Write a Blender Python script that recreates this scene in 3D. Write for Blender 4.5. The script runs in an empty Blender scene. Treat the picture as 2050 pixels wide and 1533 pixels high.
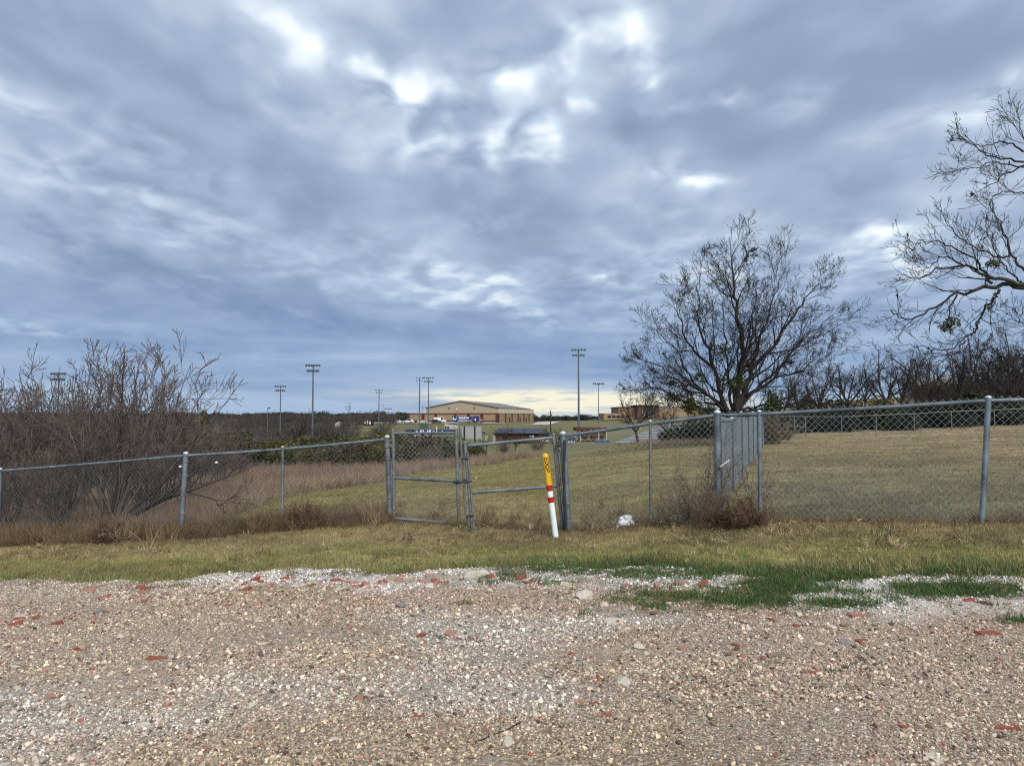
import bpy, bmesh, math, random
import numpy as np
from mathutils import Vector, Matrix, Euler

R = math.radians
S = bpy.context.scene
COL = S.collection
RNG = np.random.default_rng(11)
random.seed(11)

# ------------------------------------------------------------------ camera
F, CX, CY = 1481.0, 1025.0, 766.5          # photograph pixels
PITCH = math.atan((834.0 - CY) / F)
EYE = np.array([0.0, 0.0, 1.6])
cam = bpy.data.cameras.new('camera')
cam.sensor_width = 36.0
cam.lens = F / 2050 * 36.0
cam.clip_start, cam.clip_end = 0.05, 20000
co = bpy.data.objects.new('camera', cam)
co.location = EYE
co.rotation_euler = (math.pi / 2 + PITCH, 0, 0)
COL.objects.link(co)
S.camera = co

# ------------------------------------------------------------------ view + light
S.view_settings.view_transform = 'Standard'
S.view_settings.look = 'None'
S.view_settings.gamma = 1.0
S.view_settings.use_curve_mapping = False
S.view_settings.exposure = 1.2            # exposed for the ground, as the photograph is
S.render.engine = 'CYCLES'
S.cycles.max_bounces = 5
S.cycles.diffuse_bounces = 3
S.cycles.transparent_max_bounces = 8
S.cycles.use_denoising = False
S.cycles.filter_width = 1.15

SUN_EL, SUN_AZ = 42.0, 160.0               # azimuth from +Y, clockwise: behind the camera, veiled by the overcast
sun = bpy.data.lights.new('sun', 'SUN')
sun.energy = 1.5
sun.angle = R(38)
sun.color = (1.0, 0.95, 0.88)
so = bpy.data.objects.new('sun', sun)
sd = Vector((math.sin(R(SUN_AZ)) * math.cos(R(SUN_EL)), math.cos(R(SUN_AZ)) * math.cos(R(SUN_EL)), math.sin(R(SUN_EL))))
so.rotation_euler = sd.to_track_quat('Z', 'Y').to_euler()
COL.objects.link(so)


def pdir(px, py):
    u, v = (px - CX) / F, -(py - CY) / F
    c, s = math.cos(PITCH), math.sin(PITCH)
    d = np.array([u, c - v * s, s + v * c])
    return d / np.linalg.norm(d)


def at(px, py, d):
    """world point seen at photograph pixel (px,py) whose distance along +Y is d"""
    q = pdir(px, py)
    return EYE + q * (d / q[1])


class NT:
    """tiny node-tree helper"""
    def __init__(s, tree):
        s.t, s.n, s.l = tree, tree.nodes, tree.links
        s.n.clear()

    def add(s, typ, inputs=None, **kw):
        n = s.n.new(typ)
        for k, v in kw.items():
            setattr(n, k, v)
        for k, v in (inputs or {}).items():
            sock = n.inputs[k]
            if isinstance(v, bpy.types.NodeSocket):
                s.l.new(v, sock)
            else:
                sock.default_value = v
        return n

    def math(s, op, a, b=0.0, c=0.0, clamp=False):
        n = s.add('ShaderNodeMath', {0: a, 1: b, 2: c}, operation=op)
        n.use_clamp = clamp
        return n.outputs[0]

    def mix(s, f, a, b, blend='MIX'):
        n = s.n.new('ShaderNodeMix')
        n.data_type = 'RGBA'
        n.blend_type = blend
        n.clamp_factor = True
        for k, v in ((0, f), (6, a), (7, b)):
            if isinstance(v, bpy.types.NodeSocket):
                s.l.new(v, n.inputs[k])
            else:
                n.inputs[k].default_value = (*v, 1.0) if isinstance(v, tuple) and len(v) == 3 else v
        return n.outputs[2]

    def ramp(s, f, stops, interp='LINEAR'):
        n = s.n.new('ShaderNodeValToRGB')
        n.color_ramp.interpolation = interp
        e = n.color_ramp.elements
        while len(e) < len(stops):
            e.new(0.5)
        for el, (p, c) in zip(e, stops):
            el.position = p
            el.color = (*c, 1.0) if len(c) == 3 else c
        s.l.new(f, n.inputs[0])
        return n.outputs[0]


# ------------------------------------------------------------------ sky
world = bpy.data.worlds.new('World')
S.world = world
world.use_nodes = True
w = NT(world.node_tree)
tc = w.add('ShaderNodeTexCoord')
D = tc.outputs['Generated']
sep = w.add('ShaderNodeSeparateXYZ', {0: D})
zc = w.math('MAXIMUM', sep.outputs[2], 0.0)
inv = w.math('DIVIDE', 1.0, w.math('ADD', zc, 0.13))
flat = w.add('ShaderNodeVectorMath', {0: D, 3: inv}, operation='SCALE').outputs[0]
# warp so that the cloud edges wander
wn = w.add('ShaderNodeTexNoise', {'Vector': D, 'Scale': 11.0, 'Detail': 2.5, 'Roughness': 0.5})
wv = w.add('ShaderNodeVectorMath', {0: wn.outputs['Color'], 1: (0.5, 0.5, 0.5)}, operation='SUBTRACT').outputs[0]
wv = w.add('ShaderNodeVectorMath', {0: wv, 3: 0.10}, operation='SCALE').outputs[0]
DW = w.add('ShaderNodeVectorMath', {0: D, 1: wv}, operation='ADD').outputs[0]
mp = w.add('ShaderNodeMapping', {'Vector': flat, 'Rotation': (0, 0, R(14)), 'Scale': (1.25, 0.42, 0.0), 'Location': (3.1, 1.7, 0)})
n1 = w.add('ShaderNodeTexNoise', {'Vector': mp.outputs[0], 'Scale': 1.5, 'Detail': 3.0, 'Roughness': 0.45, 'Distortion': 0.25}).outputs[0]
mp2 = w.add('ShaderNodeMapping', {'Vector': flat, 'Rotation': (0, 0, R(20)), 'Scale': (1.0, 0.75, 0.0), 'Location': (7.3, 2.2, 0)})
n2 = w.add('ShaderNodeTexNoise', {'Vector': mp2.outputs[0], 'Scale': 3.2, 'Detail': 2.5, 'Roughness': 0.45, 'Distortion': 0.2}).outputs[0]
acc = w.math('MULTIPLY_ADD', n1, 0.50, 0.0)
acc = w.math('MULTIPLY_ADD', n2, 0.55, acc)
n5 = w.add('ShaderNodeTexNoise', {'Vector': mp2.outputs[0], 'Scale': 9.0, 'Detail': 2.2, 'Roughness': 0.45, 'Distortion': 0.3}).outputs[0]
acc = w.math('MULTIPLY_ADD', n5, 0.42, acc)
base_acc = w.math('SUBTRACT', acc, 0.214)
acc = w.math('MULTIPLY', n5, 0.0)


def blob(px, py, sx, sy, amp, ang=0.0, src=None):
    """one thicker or thinner place in the cloud deck"""
    global acc
    d0 = Vector(pdir(px, py))
    ax = Vector((0, 0, 1)).cross(d0)
    ax = -ax.normalized()
    az = ax.cross(d0).normalized()
    rot = Matrix.Rotation(R(ang), 3, d0)
    ax, az = rot @ ax, rot @ az
    m = Matrix((ax, d0, az)).transposed()
    mpn = w.add('ShaderNodeMapping', {'Vector': src or DW, 'Location': tuple(d0), 'Rotation': tuple(m.to_euler()),
                                     'Scale': (1.42 * sx / F, 1.0, 1.42 * sy / F)}, vector_type='TEXTURE')
    g = w.add('ShaderNodeTexGradient', {'Vector': mpn.outputs[0]}, gradient_type='QUADRATIC_SPHERE')
    acc = w.math('MULTIPLY_ADD', g.outputs['Fac'], amp, acc)


for b in [  # bright breaks
    (575, 85, 100, 45, .36, 25), (715, 118, 90, 38, .22, 20), (830, 185, 130, 62, .55, 10), (1005, 160, 90, 70, .45, 60),
    (850, 290, 100, 45, .30, 20), (1025, 295, 120, 50, .58, -8), (1145, 65, 60, 45, .35, 0), (1255, 55, 70, 80, .40, 0),
    (1270, 158, 75, 55, .40, 0), (1150, 195, 120, 40, .22, 30), (1610, 195, 100, 45, .30, -10), (1995, 185, 90, 50, .40, -30),
    (1780, 468, 70, 30, .30, 0), (1830, 530, 170, 45, .34, 8), (870, 525, 95, 35, .32, 5), (1000, 565, 90, 30, .28, 8),
    (330, 300, 260, 45, .12, 22), (60, 225, 140, 35, .15, 25), (200, 390, 320, 45, .13, 14), (560, 560, 330, 22, .10, 16), (60, 655, 260, 22, .2, 8), (1200, 560, 60, 18, .2, 0), (1350, 215, 60, 25, .22, 0), (1480, 185, 60, 22, .2, 0), (1400, 345, 60, 18, .2, 0), (1310, 330, 50, 25, .16, 0), (1130, 130, 60, 30, .2, 0), (720, 470, 80, 36, .26, 20),
    (1120, 275, 60, 35, .2, 0), (1390, 340, 110, 40, .16, 0), (1430, 560, 260, 60, .12, 5), (980, 610, 240, 40, .2, 12),
    # thick places
    (420, 190, 330, 70, -.16, 25), (600, 380, 260, 80, -.20, 22), (1230, 260, 120, 120, -.24, -25), (1000, 430, 260, 90, -.26, 0),
    (1530, 300, 190, 90, -.16, 0), (1720, 110, 360, 110, -.16, 0), (1700, 380, 260, 60, -.14, 0), (120, 480, 320, 60, -.22, 14),
    (430, 570, 420, 60, -.20, 14), (130, 150, 240, 50, -.12, 25), (900, 30, 100, 50, -.12, 0), (700, 650, 700, 60, -.14, 5)]:
    blob(*b[:4], b[4] * (.72 if b[4] > .25 else 1.0), b[5])

cells = w.add('ShaderNodeMapRange', {0: n5, 1: .32, 2: .66, 3: .15, 4: 1.9}).outputs[0]
acc = w.math('MULTIPLY_ADD', acc, cells, base_acc)
cloud = w.ramp(acc, [(0.12, (.220, .300, .435)), (0.36, (.295, .375, .525)), (0.50, (.395, .490, .640)), (0.67, (.560, .670, .820)),
                     (0.84, (.81, .91, .99)), (1.0, (1.0, 1.05, 1.06))])
# the deck is bluer and thinner towards the horizon
hz = w.add('ShaderNodeMapRange', {0: sep.outputs[2], 1: 0.02, 2: 0.25, 3: 1.0, 4: 0.0}, interpolation_type='SMOOTHSTEP').outputs[0]
mp3 = w.add('ShaderNodeMapping', {'Vector': D, 'Scale': (3.0, 3.0, 34.0), 'Rotation': (0, R(1.5), 0)})
n3 = w.add('ShaderNodeTexNoise', {'Vector': mp3.outputs[0], 'Scale': 1.0, 'Detail': 4.0, 'Roughness': 0.5}).outputs[0]
lowz = w.add('ShaderNodeMapRange', {0: sep.outputs[2], 1: 0.01, 2: 0.11, 3: 0.30, 4: 0.0}).outputs[0]
hcol = w.ramp(w.math('ADD', n3, lowz), [(0.38, (.150, .262, .480)), (0.56, (.200, .318, .540)), (0.82, (.36, .49, .69))])
cloud = w.mix(w.math('MULTIPLY', hz, 0.92), cloud, hcol)
# warm clear strip on the horizon straight ahead
acc = w.math('MULTIPLY', sep.outputs[2], 0.0)
DS = w.add('ShaderNodeVectorMath', {0: D, 1: w.add('ShaderNodeVectorMath', {0: wv, 1: (.3, .3, .06)}, operation='MULTIPLY').outputs[0]}, operation='ADD').outputs[0]
blob(1110, 806, 300, 34, 1.5, 0, DS)
blob(980, 791, 300, 15, .9, 1, DS)
blob(1330, 812, 300, 26, .8, 0, DS)
n4 = w.add('ShaderNodeTexNoise', {'Vector': w.add('ShaderNodeMapping', {'Vector': D, 'Scale': (14, 14, 150)}).outputs[0], 'Scale': 1.0, 'Detail': 4.0}).outputs[0]
strip = w.math('MULTIPLY', acc, w.add('ShaderNodeMapRange', {0: n4, 1: .38, 2: .6, 3: .35, 4: 1.35}).outputs[0], clamp=True)
cloud = w.mix(strip, cloud, (.92, .88, .70))
nish = w.add('ShaderNodeTexSky', sky_type='NISHITA', sun_disc=False, sun_elevation=R(SUN_EL), sun_rotation=R(SUN_AZ))
sky10 = w.add('ShaderNodeVectorMath', {0: cloud, 3: 4.4}, operation='SCALE').outputs[0]   # cloud radiance at background strength 0.1
skyc = w.mix(0.97, nish.outputs[0], sky10)
bg = w.add('ShaderNodeBackground', {'Color': skyc, 'Strength': 0.1})
wo = w.add('ShaderNodeOutputWorld', {'Surface': bg.outputs[0]})

# ------------------------------------------------------------------ terrain
U_PX = [-2600, -500, 0, 372, 780, 1135, 1300, 1520, 1700, 2050, 2600, 4600]
T_D = [3, 5, 7.2, 9.5, 12, 18, 30, 48, 90, 150, 220, 330, 600, 1500, 4500, 9000]
T_Z = np.array([
    # -2600  -500   0    372    780  1135  1300  1520  1700  2050  2600  4600
    [-.10, -.05, 0.00, 0.00, 0.00, 0.00, 0.00, .00, .02, .05, .10, .10],
    [-.15, -.10, -.04, 0.00, 0.00, 0.00, .02, .08, .14, .22, .30, .30],
    [-.45, -.30, -.14, -.06, 0.00, .02, .12, .28, .38, .55, .65, .65],
    [-.9, -.6, -.32, -.16, 0.00, .07, .26, .40, .48, .60, .70, .70],
    [-1.2, -.9, -.52, -.28, 0.02, .09, .32, .44, .52, .64, .70, .70],
    [-1.6, -1.4, -.9, -.6, -.15, .08, .36, .48, .55, .70, .80, .80],
    [-2.2, -2.0, -1.4, -1.1, -.8, -.12, .32, .48, .52, .76, .90, .9],
    [-2.8, -2.6, -1.9, -1.7, -1.7, -.85, .05, .30, .32, .84, 1.2, 1.2],
    [-3, -3, -2.6, -2.7, -3.2, -2.6, -1.8, 1.2, 2.4, 3.5, 4, 4],
    [-3, -3, -3.2, -3.6, -4.4, -4.6, -3.8, 2.5, 5.0, 6.5, 8, 8],
    [-3, -3, -3.2, -4.0, -4.9, -4.8, -3.6, 3.0, 6.5, 9, 11, 11],
    [-3, -3, -2.6, -3.2, -1.0, -1.0, .9, 4.0, 7.0, 11, 13, 13],
    [-2, -2, -2.0, -2.4, -2.0, -1.5, .5, 5.0, 9.0, 13, 14, 14],
    [-3, -3, -3.0, -3.0, -3.0, -2.4, -1, 3, 6, 10, 12, 12],
    [-8, -8, -8, -8, -8, -8, -8, -4, 0, 4, 6, 6],
    [-16, -16, -16, -16, -16, -16, -16, -10, -5, 0, 2, 2]], float)
_u = (np.array(U_PX) - CX) / F
_l = np.log(np.array(T_D, float))
GU, GL = 260, 200
_gu = np.linspace(_u[0], _u[-1], GU)
_gl = np.linspace(_l[0], _l[-1], GL)
_tmp = np.array([np.interp(_gu, _u, row) for row in T_Z])
_G = np.array([np.interp(_gl, _l, _tmp[:, j]) for j in range(GU)]).T
for _ in range(3):
    P = np.pad(_G, 2, mode='edge')
    _G = (P[2:-2, 2:-2] * 2 + P[1:-3, 2:-2] + P[3:-1, 2:-2] + P[2:-2, 1:-3] + P[2:-2, 3:-1]) / 6


def vnoise(x, y, seed=0):
    """smooth value noise, vectorised"""
    x = np.asarray(x, float); y = np.asarray(y, float)
    xi, yi = np.floor(x).astype(np.int64), np.floor(y).astype(np.int64)
    fx, fy = x - xi, y - yi
    fx, fy = fx * fx * (3 - 2 * fx), fy * fy * (3 - 2 * fy)

    def h(a, b):
        n = (a * 374761393 + b * 668265263 + seed * 1442695041) & 0x7fffffff
        n = ((n ^ (n >> 13)) * 1274126177) & 0x7fffffff
        return ((n ^ (n >> 16)) & 0xffff) / 65535.0
    return (h(xi, yi) * (1 - fx) + h(xi + 1, yi) * fx) * (1 - fy) + (h(xi, yi + 1) * (1 - fx) + h(xi + 1, yi + 1) * fx) * fy


def fbm(x, y, seed=0, o=4):
    v, a, t = 0, 1.0, 0
    for i in range(o):
        v = v + a * vnoise(x * 2 ** i, y * 2 ** i, seed + i)
        t += a
        a *= .5
    return v / t


def Z(x, y):
    x = np.asarray(x, float); y = np.asarray(y, float)
    yy = np.maximum(y, 3.0)
    u = np.clip(x / yy, _u[0], _u[-1] - 1e-6)
    l = np.clip(np.log(yy), _gl[0], _gl[-1] - 1e-6)
    fu = (u - _gu[0]) / (_gu[1] - _gu[0]); fl = (l - _gl[0]) / (_gl[1] - _gl[0])
    i = np.clip(fu.astype(int), 0, GU - 2); j = np.clip(fl.astype(int), 0, GL - 2)
    a, b = fu - i, fl - j
    z = (_G[j, i] * (1 - a) + _G[j, i + 1] * a) * (1 - b) + (_G[j + 1, i] * (1 - a) + _G[j + 1, i + 1] * a) * b
    near = np.clip((14 - yy) / 6, 0, 1)
    z = z + (fbm(x * 1.3, y * 1.3, 5, 3) - .5) * .045 * near + (fbm(x * .25, y * .25, 9, 2) - .5) * .16 * np.clip((yy - 9) / 20, 0, 1)
    return z


def ground_hit(px, py):
    q = pdir(px, py)
    ts = np.geomspace(2.0, 4000, 4000)
    p = EYE[None] + q[None] * ts[:, None]
    below = p[:, 2] < Z(p[:, 0], p[:, 1])
    k = int(np.argmax(below))
    if not below[k]:
        return p[-1]
    a, b = ts[max(k - 1, 0)], ts[k]
    for _ in range(20):
        m = .5 * (a + b)
        pp = EYE + q * m
        if pp[2] < float(Z(pp[0], pp[1])):
            b = m
        else:
            a = m
    return EYE + q * b


def on_ground(px, d):
    x = (px - CX) / F * d
    return np.array([x, d, float(Z(x, d))])


# ------------------------------------------------------------------ object helpers
ORG = {}


def tag(o, label=None, cat=None, group=None, kind=None):
    if label: o['label'] = label
    if cat: o['category'] = cat
    if group: o['group'] = group
    if kind: o['kind'] = kind
    return o


def empty(name, loc, label, cat, group=None):
    o = bpy.data.objects.new(name, None)
    o.empty_display_size = .2
    o.location = [float(v) for v in loc]
    COL.objects.link(o)
    ORG[o.name] = np.array(loc, float)
    return tag(o, label, cat, group)


def mesh_from(name, V, faces, mats=(), smooth=False, fm=None):
    """faces: list of arrays/lists grouped by equal length, or a list of tuples"""
    me = bpy.data.meshes.new(name)
    V = np.asarray(V, np.float32).reshape(-1, 3)
    if isinstance(faces, np.ndarray):
        faces = [faces]
    if len(faces) and isinstance(faces[0], np.ndarray):
        lens = np.concatenate([np.full(len(f), f.shape[1], np.int32) for f in faces])
        idx = np.concatenate([f.reshape(-1) for f in faces]).astype(np.int32)
    else:
        lens = np.array([len(f) for f in faces], np.int32)
        idx = np.array([i for f in faces for i in f], np.int32)
    me.vertices.add(len(V)); me.vertices.foreach_set('co', V.reshape(-1))
    me.loops.add(len(idx)); me.loops.foreach_set('vertex_index', idx)
    me.polygons.add(len(lens))
    st = np.zeros(len(lens), np.int32); st[1:] = np.cumsum(lens)[:-1]
    me.polygons.foreach_set('loop_start', st)
    me.polygons.foreach_set('loop_total', lens)
    if fm is not None:
        me.polygons.foreach_set('material_index', np.asarray(fm, np.int32))
    me.polygons.foreach_set('use_smooth', np.full(len(lens), bool(smooth)))
    me.update(calc_edges=True)
    for m in mats:
        me.materials.append(m)
    return me


def link(name, me, parent=None, loc=None):
    o = bpy.data.objects.new(name, me)
    COL.objects.link(o)
    if parent is not None:
        o.parent = parent
        ORG[o.name] = ORG[parent.name]
    else:
        ORG[o.name] = np.array(loc if loc is not None else (0, 0, 0), float)
        if loc is not None:
            o.location = [float(v) for v in loc]
    return o


class MB:
    """collects shapes in world coordinates and links them as one mesh object"""
    def __init__(s):
        s.V, s.Fc, s.n, s.mi = [], [], 0, []

    def add(s, V, faces, m=0):
        V = np.asarray(V, float)
        s.V.append(V)
        s.Fc += [tuple(int(i) + s.n for i in f) for f in faces]
        s.mi += [m] * len(faces)
        s.n += len(V)
        return s

    def box(s, c, size, rz=0.0, bev=0.0, m=0, M3=None):
        x, y, z = [v / 2 for v in size]
        if bev > 0:
            b = min(bev, x * .9, y * .9, z * .9)
            pts = []
            for sx in (-1, 1):
                for sy in (-1, 1):
                    for sz in (-1, 1):
                        pts += [(sx * (x - b), sy * (y - b), sz * z), (sx * (x - b), sy * y, sz * (z - b)), (sx * x, sy * (y - b), sz * (z - b))]
            bm = bmesh.new()
            for p in pts: bm.verts.new(p)
            bmesh.ops.convex_hull(bm, input=bm.verts)
            bmesh.ops.dissolve_limit(bm, angle_limit=.01, verts=bm.verts, edges=bm.edges)
            bm.verts.index_update()
            V = np.array([v.co[:] for v in bm.verts]); fs = [[v.index for v in f.verts] for f in bm.faces]
            bm.free()
        else:
            V = np.array([(i, j, k) for i in (-x, x) for j in (-y, y) for k in (-z, z)])
            fs = [(0, 1, 3, 2), (4, 6, 7, 5), (0, 4, 5, 1), (2, 3, 7, 6), (0, 2, 6, 4), (1, 5, 7, 3)]
        if M3 is None:
            ca, sa = math.cos(rz), math.sin(rz)
            M3 = np.array([[ca, -sa, 0], [sa, ca, 0], [0, 0, 1]])
        return s.add(V @ np.asarray(M3).T + np.asarray(c, float), fs, m)

    def tube(s, pts, r, n=10, cap=True, m=0):
        pts = np.asarray(pts, float); k = len(pts)
        r = np.full(k, r) if np.isscalar(r) else np.asarray(r, float)
        tg = np.gradient(pts, axis=0); tg /= np.linalg.norm(tg, axis=1)[:, None] + 1e-12
        ref = np.array([0, 0, 1.0]) if abs(tg[0][2]) < .9 else np.array([1.0, 0, 0])
        V = []
        for i in range(k):
            a = np.cross(ref, tg[i]); a /= np.linalg.norm(a) + 1e-12
            b = np.cross(tg[i], a)
            for j in range(n):
                t = 2 * math.pi * j / n
                V.append(pts[i] + r[i] * (a * math.cos(t) + b * math.sin(t)))
        fs = [(i * n + j, i * n + (j + 1) % n, (i + 1) * n + (j + 1) % n, (i + 1) * n + j) for i in range(k - 1) for j in range(n)]
        if cap:
            fs += [tuple(reversed(range(n))), tuple((k - 1) * n + j for j in range(n))]
        return s.add(np.array(V), fs, m)

    def dome(s, c, r, axis=(0, 0, 1), h=None, n=10, m=0):
        h = h or r
        a = np.asarray(axis, float); a /= np.linalg.norm(a)
        pts = [np.asarray(c, float) + a * h * math.sin(t) for t in np.linspace(0, math.pi / 2 - .05, 5)]
        rr = [r * math.cos(t) for t in np.linspace(0, math.pi / 2 - .05, 5)]
        return s.tube(pts, rr, n, True, m)

    def prism(s, poly, axis_vec, m=0):
        """poly: world points of one face, extruded by axis_vec"""
        P0 = np.asarray(poly, float); k = len(P0)
        V = np.vstack([P0, P0 + np.asarray(axis_vec, float)])
        fs = [tuple(reversed(range(k))), tuple(range(k, 2 * k))] + [(i, (i + 1) % k, k + (i + 1) % k, k + i) for i in range(k)]
        return s.add(V, fs, m)

    def build(s, name, mat, parent=None, smooth=False, loc=None):
        V = np.vstack(s.V)
        o_ = ORG[parent.name] if parent is not None else np.array(loc if loc is not None else (0, 0, 0), float)
        me = mesh_from(name, V - o_, s.Fc, mat if isinstance(mat, (list, tuple)) else [mat], smooth, s.mi)
        bm = bmesh.new(); bm.from_mesh(me); bmesh.ops.recalc_face_normals(bm, faces=bm.faces); bm.to_mesh(me); bm.free()
        if smooth:
            try:
                me.set_sharp_from_angle(angle=R(40))
            except Exception:
                pass
        return link(name, me, parent, loc)


def copy_tree(o, parent=None, label=None, loc=None, rz=None, sc=None, group=None):
    c = o.copy(); COL.objects.link(c)
    ORG[c.name] = ORG[o.name]
    if parent is not None: c.parent = parent
    for ch in list(o.children): copy_tree(ch, c)
    if label: c['label'] = label
    if group: c['group'] = group
    if loc is not None: c.location = [float(v) for v in loc]
    if rz is not None: c.rotation_euler = (0, 0, rz)
    if sc is not None: c.scale = (sc, sc, sc) if np.isscalar(sc) else sc
    return c


# ------------------------------------------------------------------ materials
def M(name, col, rough=.8, var=.15, scale=6.0, bump=0.0, bscale=40.0, metal=0.0, spec=.3, col2=None, attr=None, space='Object', trans=0.0, detail=5.0):
    m = bpy.data.materials.new(name); m.use_nodes = True
    t = NT(m.node_tree)
    tcx = t.add('ShaderNodeTexCoord')
    if attr == 'inst':
        base = t.add('ShaderNodeAttribute', attribute_type='INSTANCER', attribute_name='tint').outputs['Color']
    elif attr == 'geo':
        base = t.add('ShaderNodeAttribute', attribute_type='GEOMETRY', attribute_name='tint').outputs['Color']
    else:
        base = None
    nz = t.add('ShaderNodeTexNoise', {'Vector': tcx.outputs[space], 'Scale': scale, 'Detail': detail, 'Roughness': .6})
    if base is None:
        c2 = col2 or tuple(min(1, c * (1 + 1.2 * var)) for c in col)
        c1 = tuple(c * (1 - var) for c in col)
        c = t.ramp(nz.outputs[0], [(.34, c1), (.66, c2)])
    else:
        sc = t.add('ShaderNodeMapRange', {0: nz.outputs[0], 1: .3, 2: .7, 3: 1 - var, 4: 1 + var}).outputs[0]
        c = t.add('ShaderNodeVectorMath', {0: base, 3: sc}, operation='SCALE').outputs[0]
    bs = t.add('ShaderNodeBsdfPrincipled', {'Base Color': c, 'Roughness': rough, 'Metallic': metal, 'Specular IOR Level': spec})
    if bump:
        bn = t.add('ShaderNodeTexNoise', {'Vector': tcx.outputs[space], 'Scale': bscale, 'Detail': 4.0})
        bp = t.add('ShaderNodeBump', {'Height': bn.outputs[0], 'Strength': bump, 'Distance': .02})
        t.l.new(bp.outputs[0], bs.inputs['Normal'])
    out = t.add('ShaderNodeOutputMaterial')
    if trans:
        tr = t.add('ShaderNodeBsdfTranslucent', {'Color': c})
        mx = t.add('ShaderNodeMixShader', {0: trans, 1: bs.outputs[0], 2: tr.outputs[0]})
        t.l.new(mx.outputs[0], out.inputs[0])
    else:
        t.l.new(bs.outputs[0], out.inputs[0])
    return m


GALV = M('galvanised_steel', (.150, .180, .200), .52, .42, 4, .05, 60, .35, .5)
GALV_OLD = M('weathered_galvanised_steel', (.165, .172, .170), .6, .32, 14, .1, 60, .3, .4)
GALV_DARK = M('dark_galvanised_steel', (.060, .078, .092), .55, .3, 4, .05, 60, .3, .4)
GALV_PALE = M('pale_galvanised_steel', (.52, .56, .58), .5, .15, 9, 0, 60, .3, .5)
WIRE = M('zinc_wire', (.29, .325, .34), .5, .15, 6, 0, 40, .35, .5)
WIRE_DARK = M('dull_zinc_wire', (.105, .125, .145), .55, .2, 6, 0, 40, .3, .5)
BARK_DARK = M('dark_bark', (.034, .029, .025), .95, .35, 12, .4, 40)
BARK_GREY = M('grey_brown_twig_bark', (.125, .101, .088), .95, .35, 5)
BARK_BLACK = M('blackish_bark', (.040, .034, .030), .95, .3, 8)
RUST_TWIG = M('rust_brown_twig', (.155, .102, .062), .95, .3, 5)
TAN_TWIG = M('straw_twig', (.26, .20, .14), .95, .25, 5)
LEAF_GREEN = M('juniper_foliage', (.05, .06, .02), .8, .3, 3, attr='geo', trans=.2)
LEAF_MISTLE = M('mistletoe_leaf', (.05, .062, .015), .7, .35, 6, trans=.2)
LEAF_FAR = M('far_woods_foliage', (.040, .046, .036), .9, .35, 1.0)
GRASS_I = M('grass_blade', (.1, .1, .04), .8, .15, 8, attr='inst', trans=.25)
GRAVEL_I = M('gravel_stone', (.4, .35, .28), .92, .22, 3, attr='inst', spec=.2)
LIME = M('pale_limestone', (.52, .465, .38), .92, .25, 12, .3, 30, spec=.2)
TANST = M('tan_stone', (.34, .265, .185), .92, .28, 12, .3, 30, spec=.2)
GREYST = M('grey_stone', (.22, .20, .18), .92, .3, 12, .3, 30, spec=.2)
REDBRICK = M('broken_red_brick', (.285, .095, .060), .9, .28, 14, .4, 60, spec=.2)
PINKBRICK = M('dusty_pink_brick', (.37, .20, .15), .93, .25, 14, .4, 60, spec=.2)
WOOD_OLD = M('weathered_board', (.23, .18, .13), .9, .3, 10, .3, 50)
WHITE_PLASTIC = M('white_plastic_film', (.78, .79, .81), .45, .08, 8, trans=.15)
YEL = M('yellow_plastic', (.70, .40, .012), .42, .07, 8, spec=.5)
RED = M('red_reflective_tape', (.45, .014, .014), .4, .08, 8, spec=.5)
WHT = M('white_plastic_tube', (.78, .86, .88), .42, .05, 5, spec=.5)
BLACK = M('black_print', (.012, .011, .010), .6, .1)
DKSTEEL = M('dark_steel_and_strip', (.03, .034, .038), .6, .25)
POLE = M('floodlight_pole_steel', (.115, .135, .160), .5, .12, 2, metal=.2)
LAMP = M('floodlight_lamp_housing', (.055, .075, .085), .5, .15, 2)
LENS = M('floodlight_glass', (.42, .47, .48), .2, .1, 2, spec=.6)


# ------------------------------------------------------------------ areas of ground cover
def hitY(px, py):
    p = ground_hit(px, py); return p[0], p[1]


_bp = [(-700, 1160), (-300, 1158), (0, 1158), (150, 1160), (300, 1168), (360, 1163), (420, 1150), (600, 1142), (800, 1146), (950, 1134), (1130, 1131), (1300, 1131),
       (1480, 1146), (1650, 1157), (1800, 1156), (2050, 1160), (2400, 1165), (2800, 1165)]
_b = np.array([hitY(*p) for p in _bp])
_bu = _b[:, 0] / _b[:, 1]


def border(x):
    """world y of the far edge of the gravel for world x"""
    x = np.asarray(x, float)
    y = np.full_like(x, 7.4)
    for _ in range(6):
        y = np.interp(x / y, _bu, _b[:, 1])
    return y + (fbm(x * 1.1, x * 0 + 3.3, 3, 4) - .5) * .75


def pxpy(x, y, z):
    """photograph pixel of a world point (to lay areas out from the photograph)"""
    c, s = math.cos(PITCH), math.sin(PITCH)
    dz = z - EYE[2]
    f = y * c + dz * s
    v = -y * s + dz * c
    f = np.maximum(f, .1)
    return CX + F * x / f, CY - F * v / f


# fence line in plan: base points (px,py) of the front fence
FENCE_PX = [(-330, 1108), (0, 1094), (362, 1080), (565, 1063), (780, 1047), (1138, 1066), (1302, 1052), (1436, 1047), (1522, 1045), (1966, 1050), (2330, 1056), (2900, 1070)]
FB = [ground_hit(*p) for p in FENCE_PX]
FBx = np.array([p[0] for p in FB]); FBy = np.array([p[1] for p in FB])


def fence_y(x):
    return np.interp(x, FBx, FBy)


# edge of the tall brown grass behind the fence
BRUSH_PX = [(395, 1078), (560, 1000), (700, 975), (790, 958), (920, 938), (1060, 918), (1180, 903), (1290, 893), (1420, 890)]
BR = np.array([hitY(*p) for p in BRUSH_PX])


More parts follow.
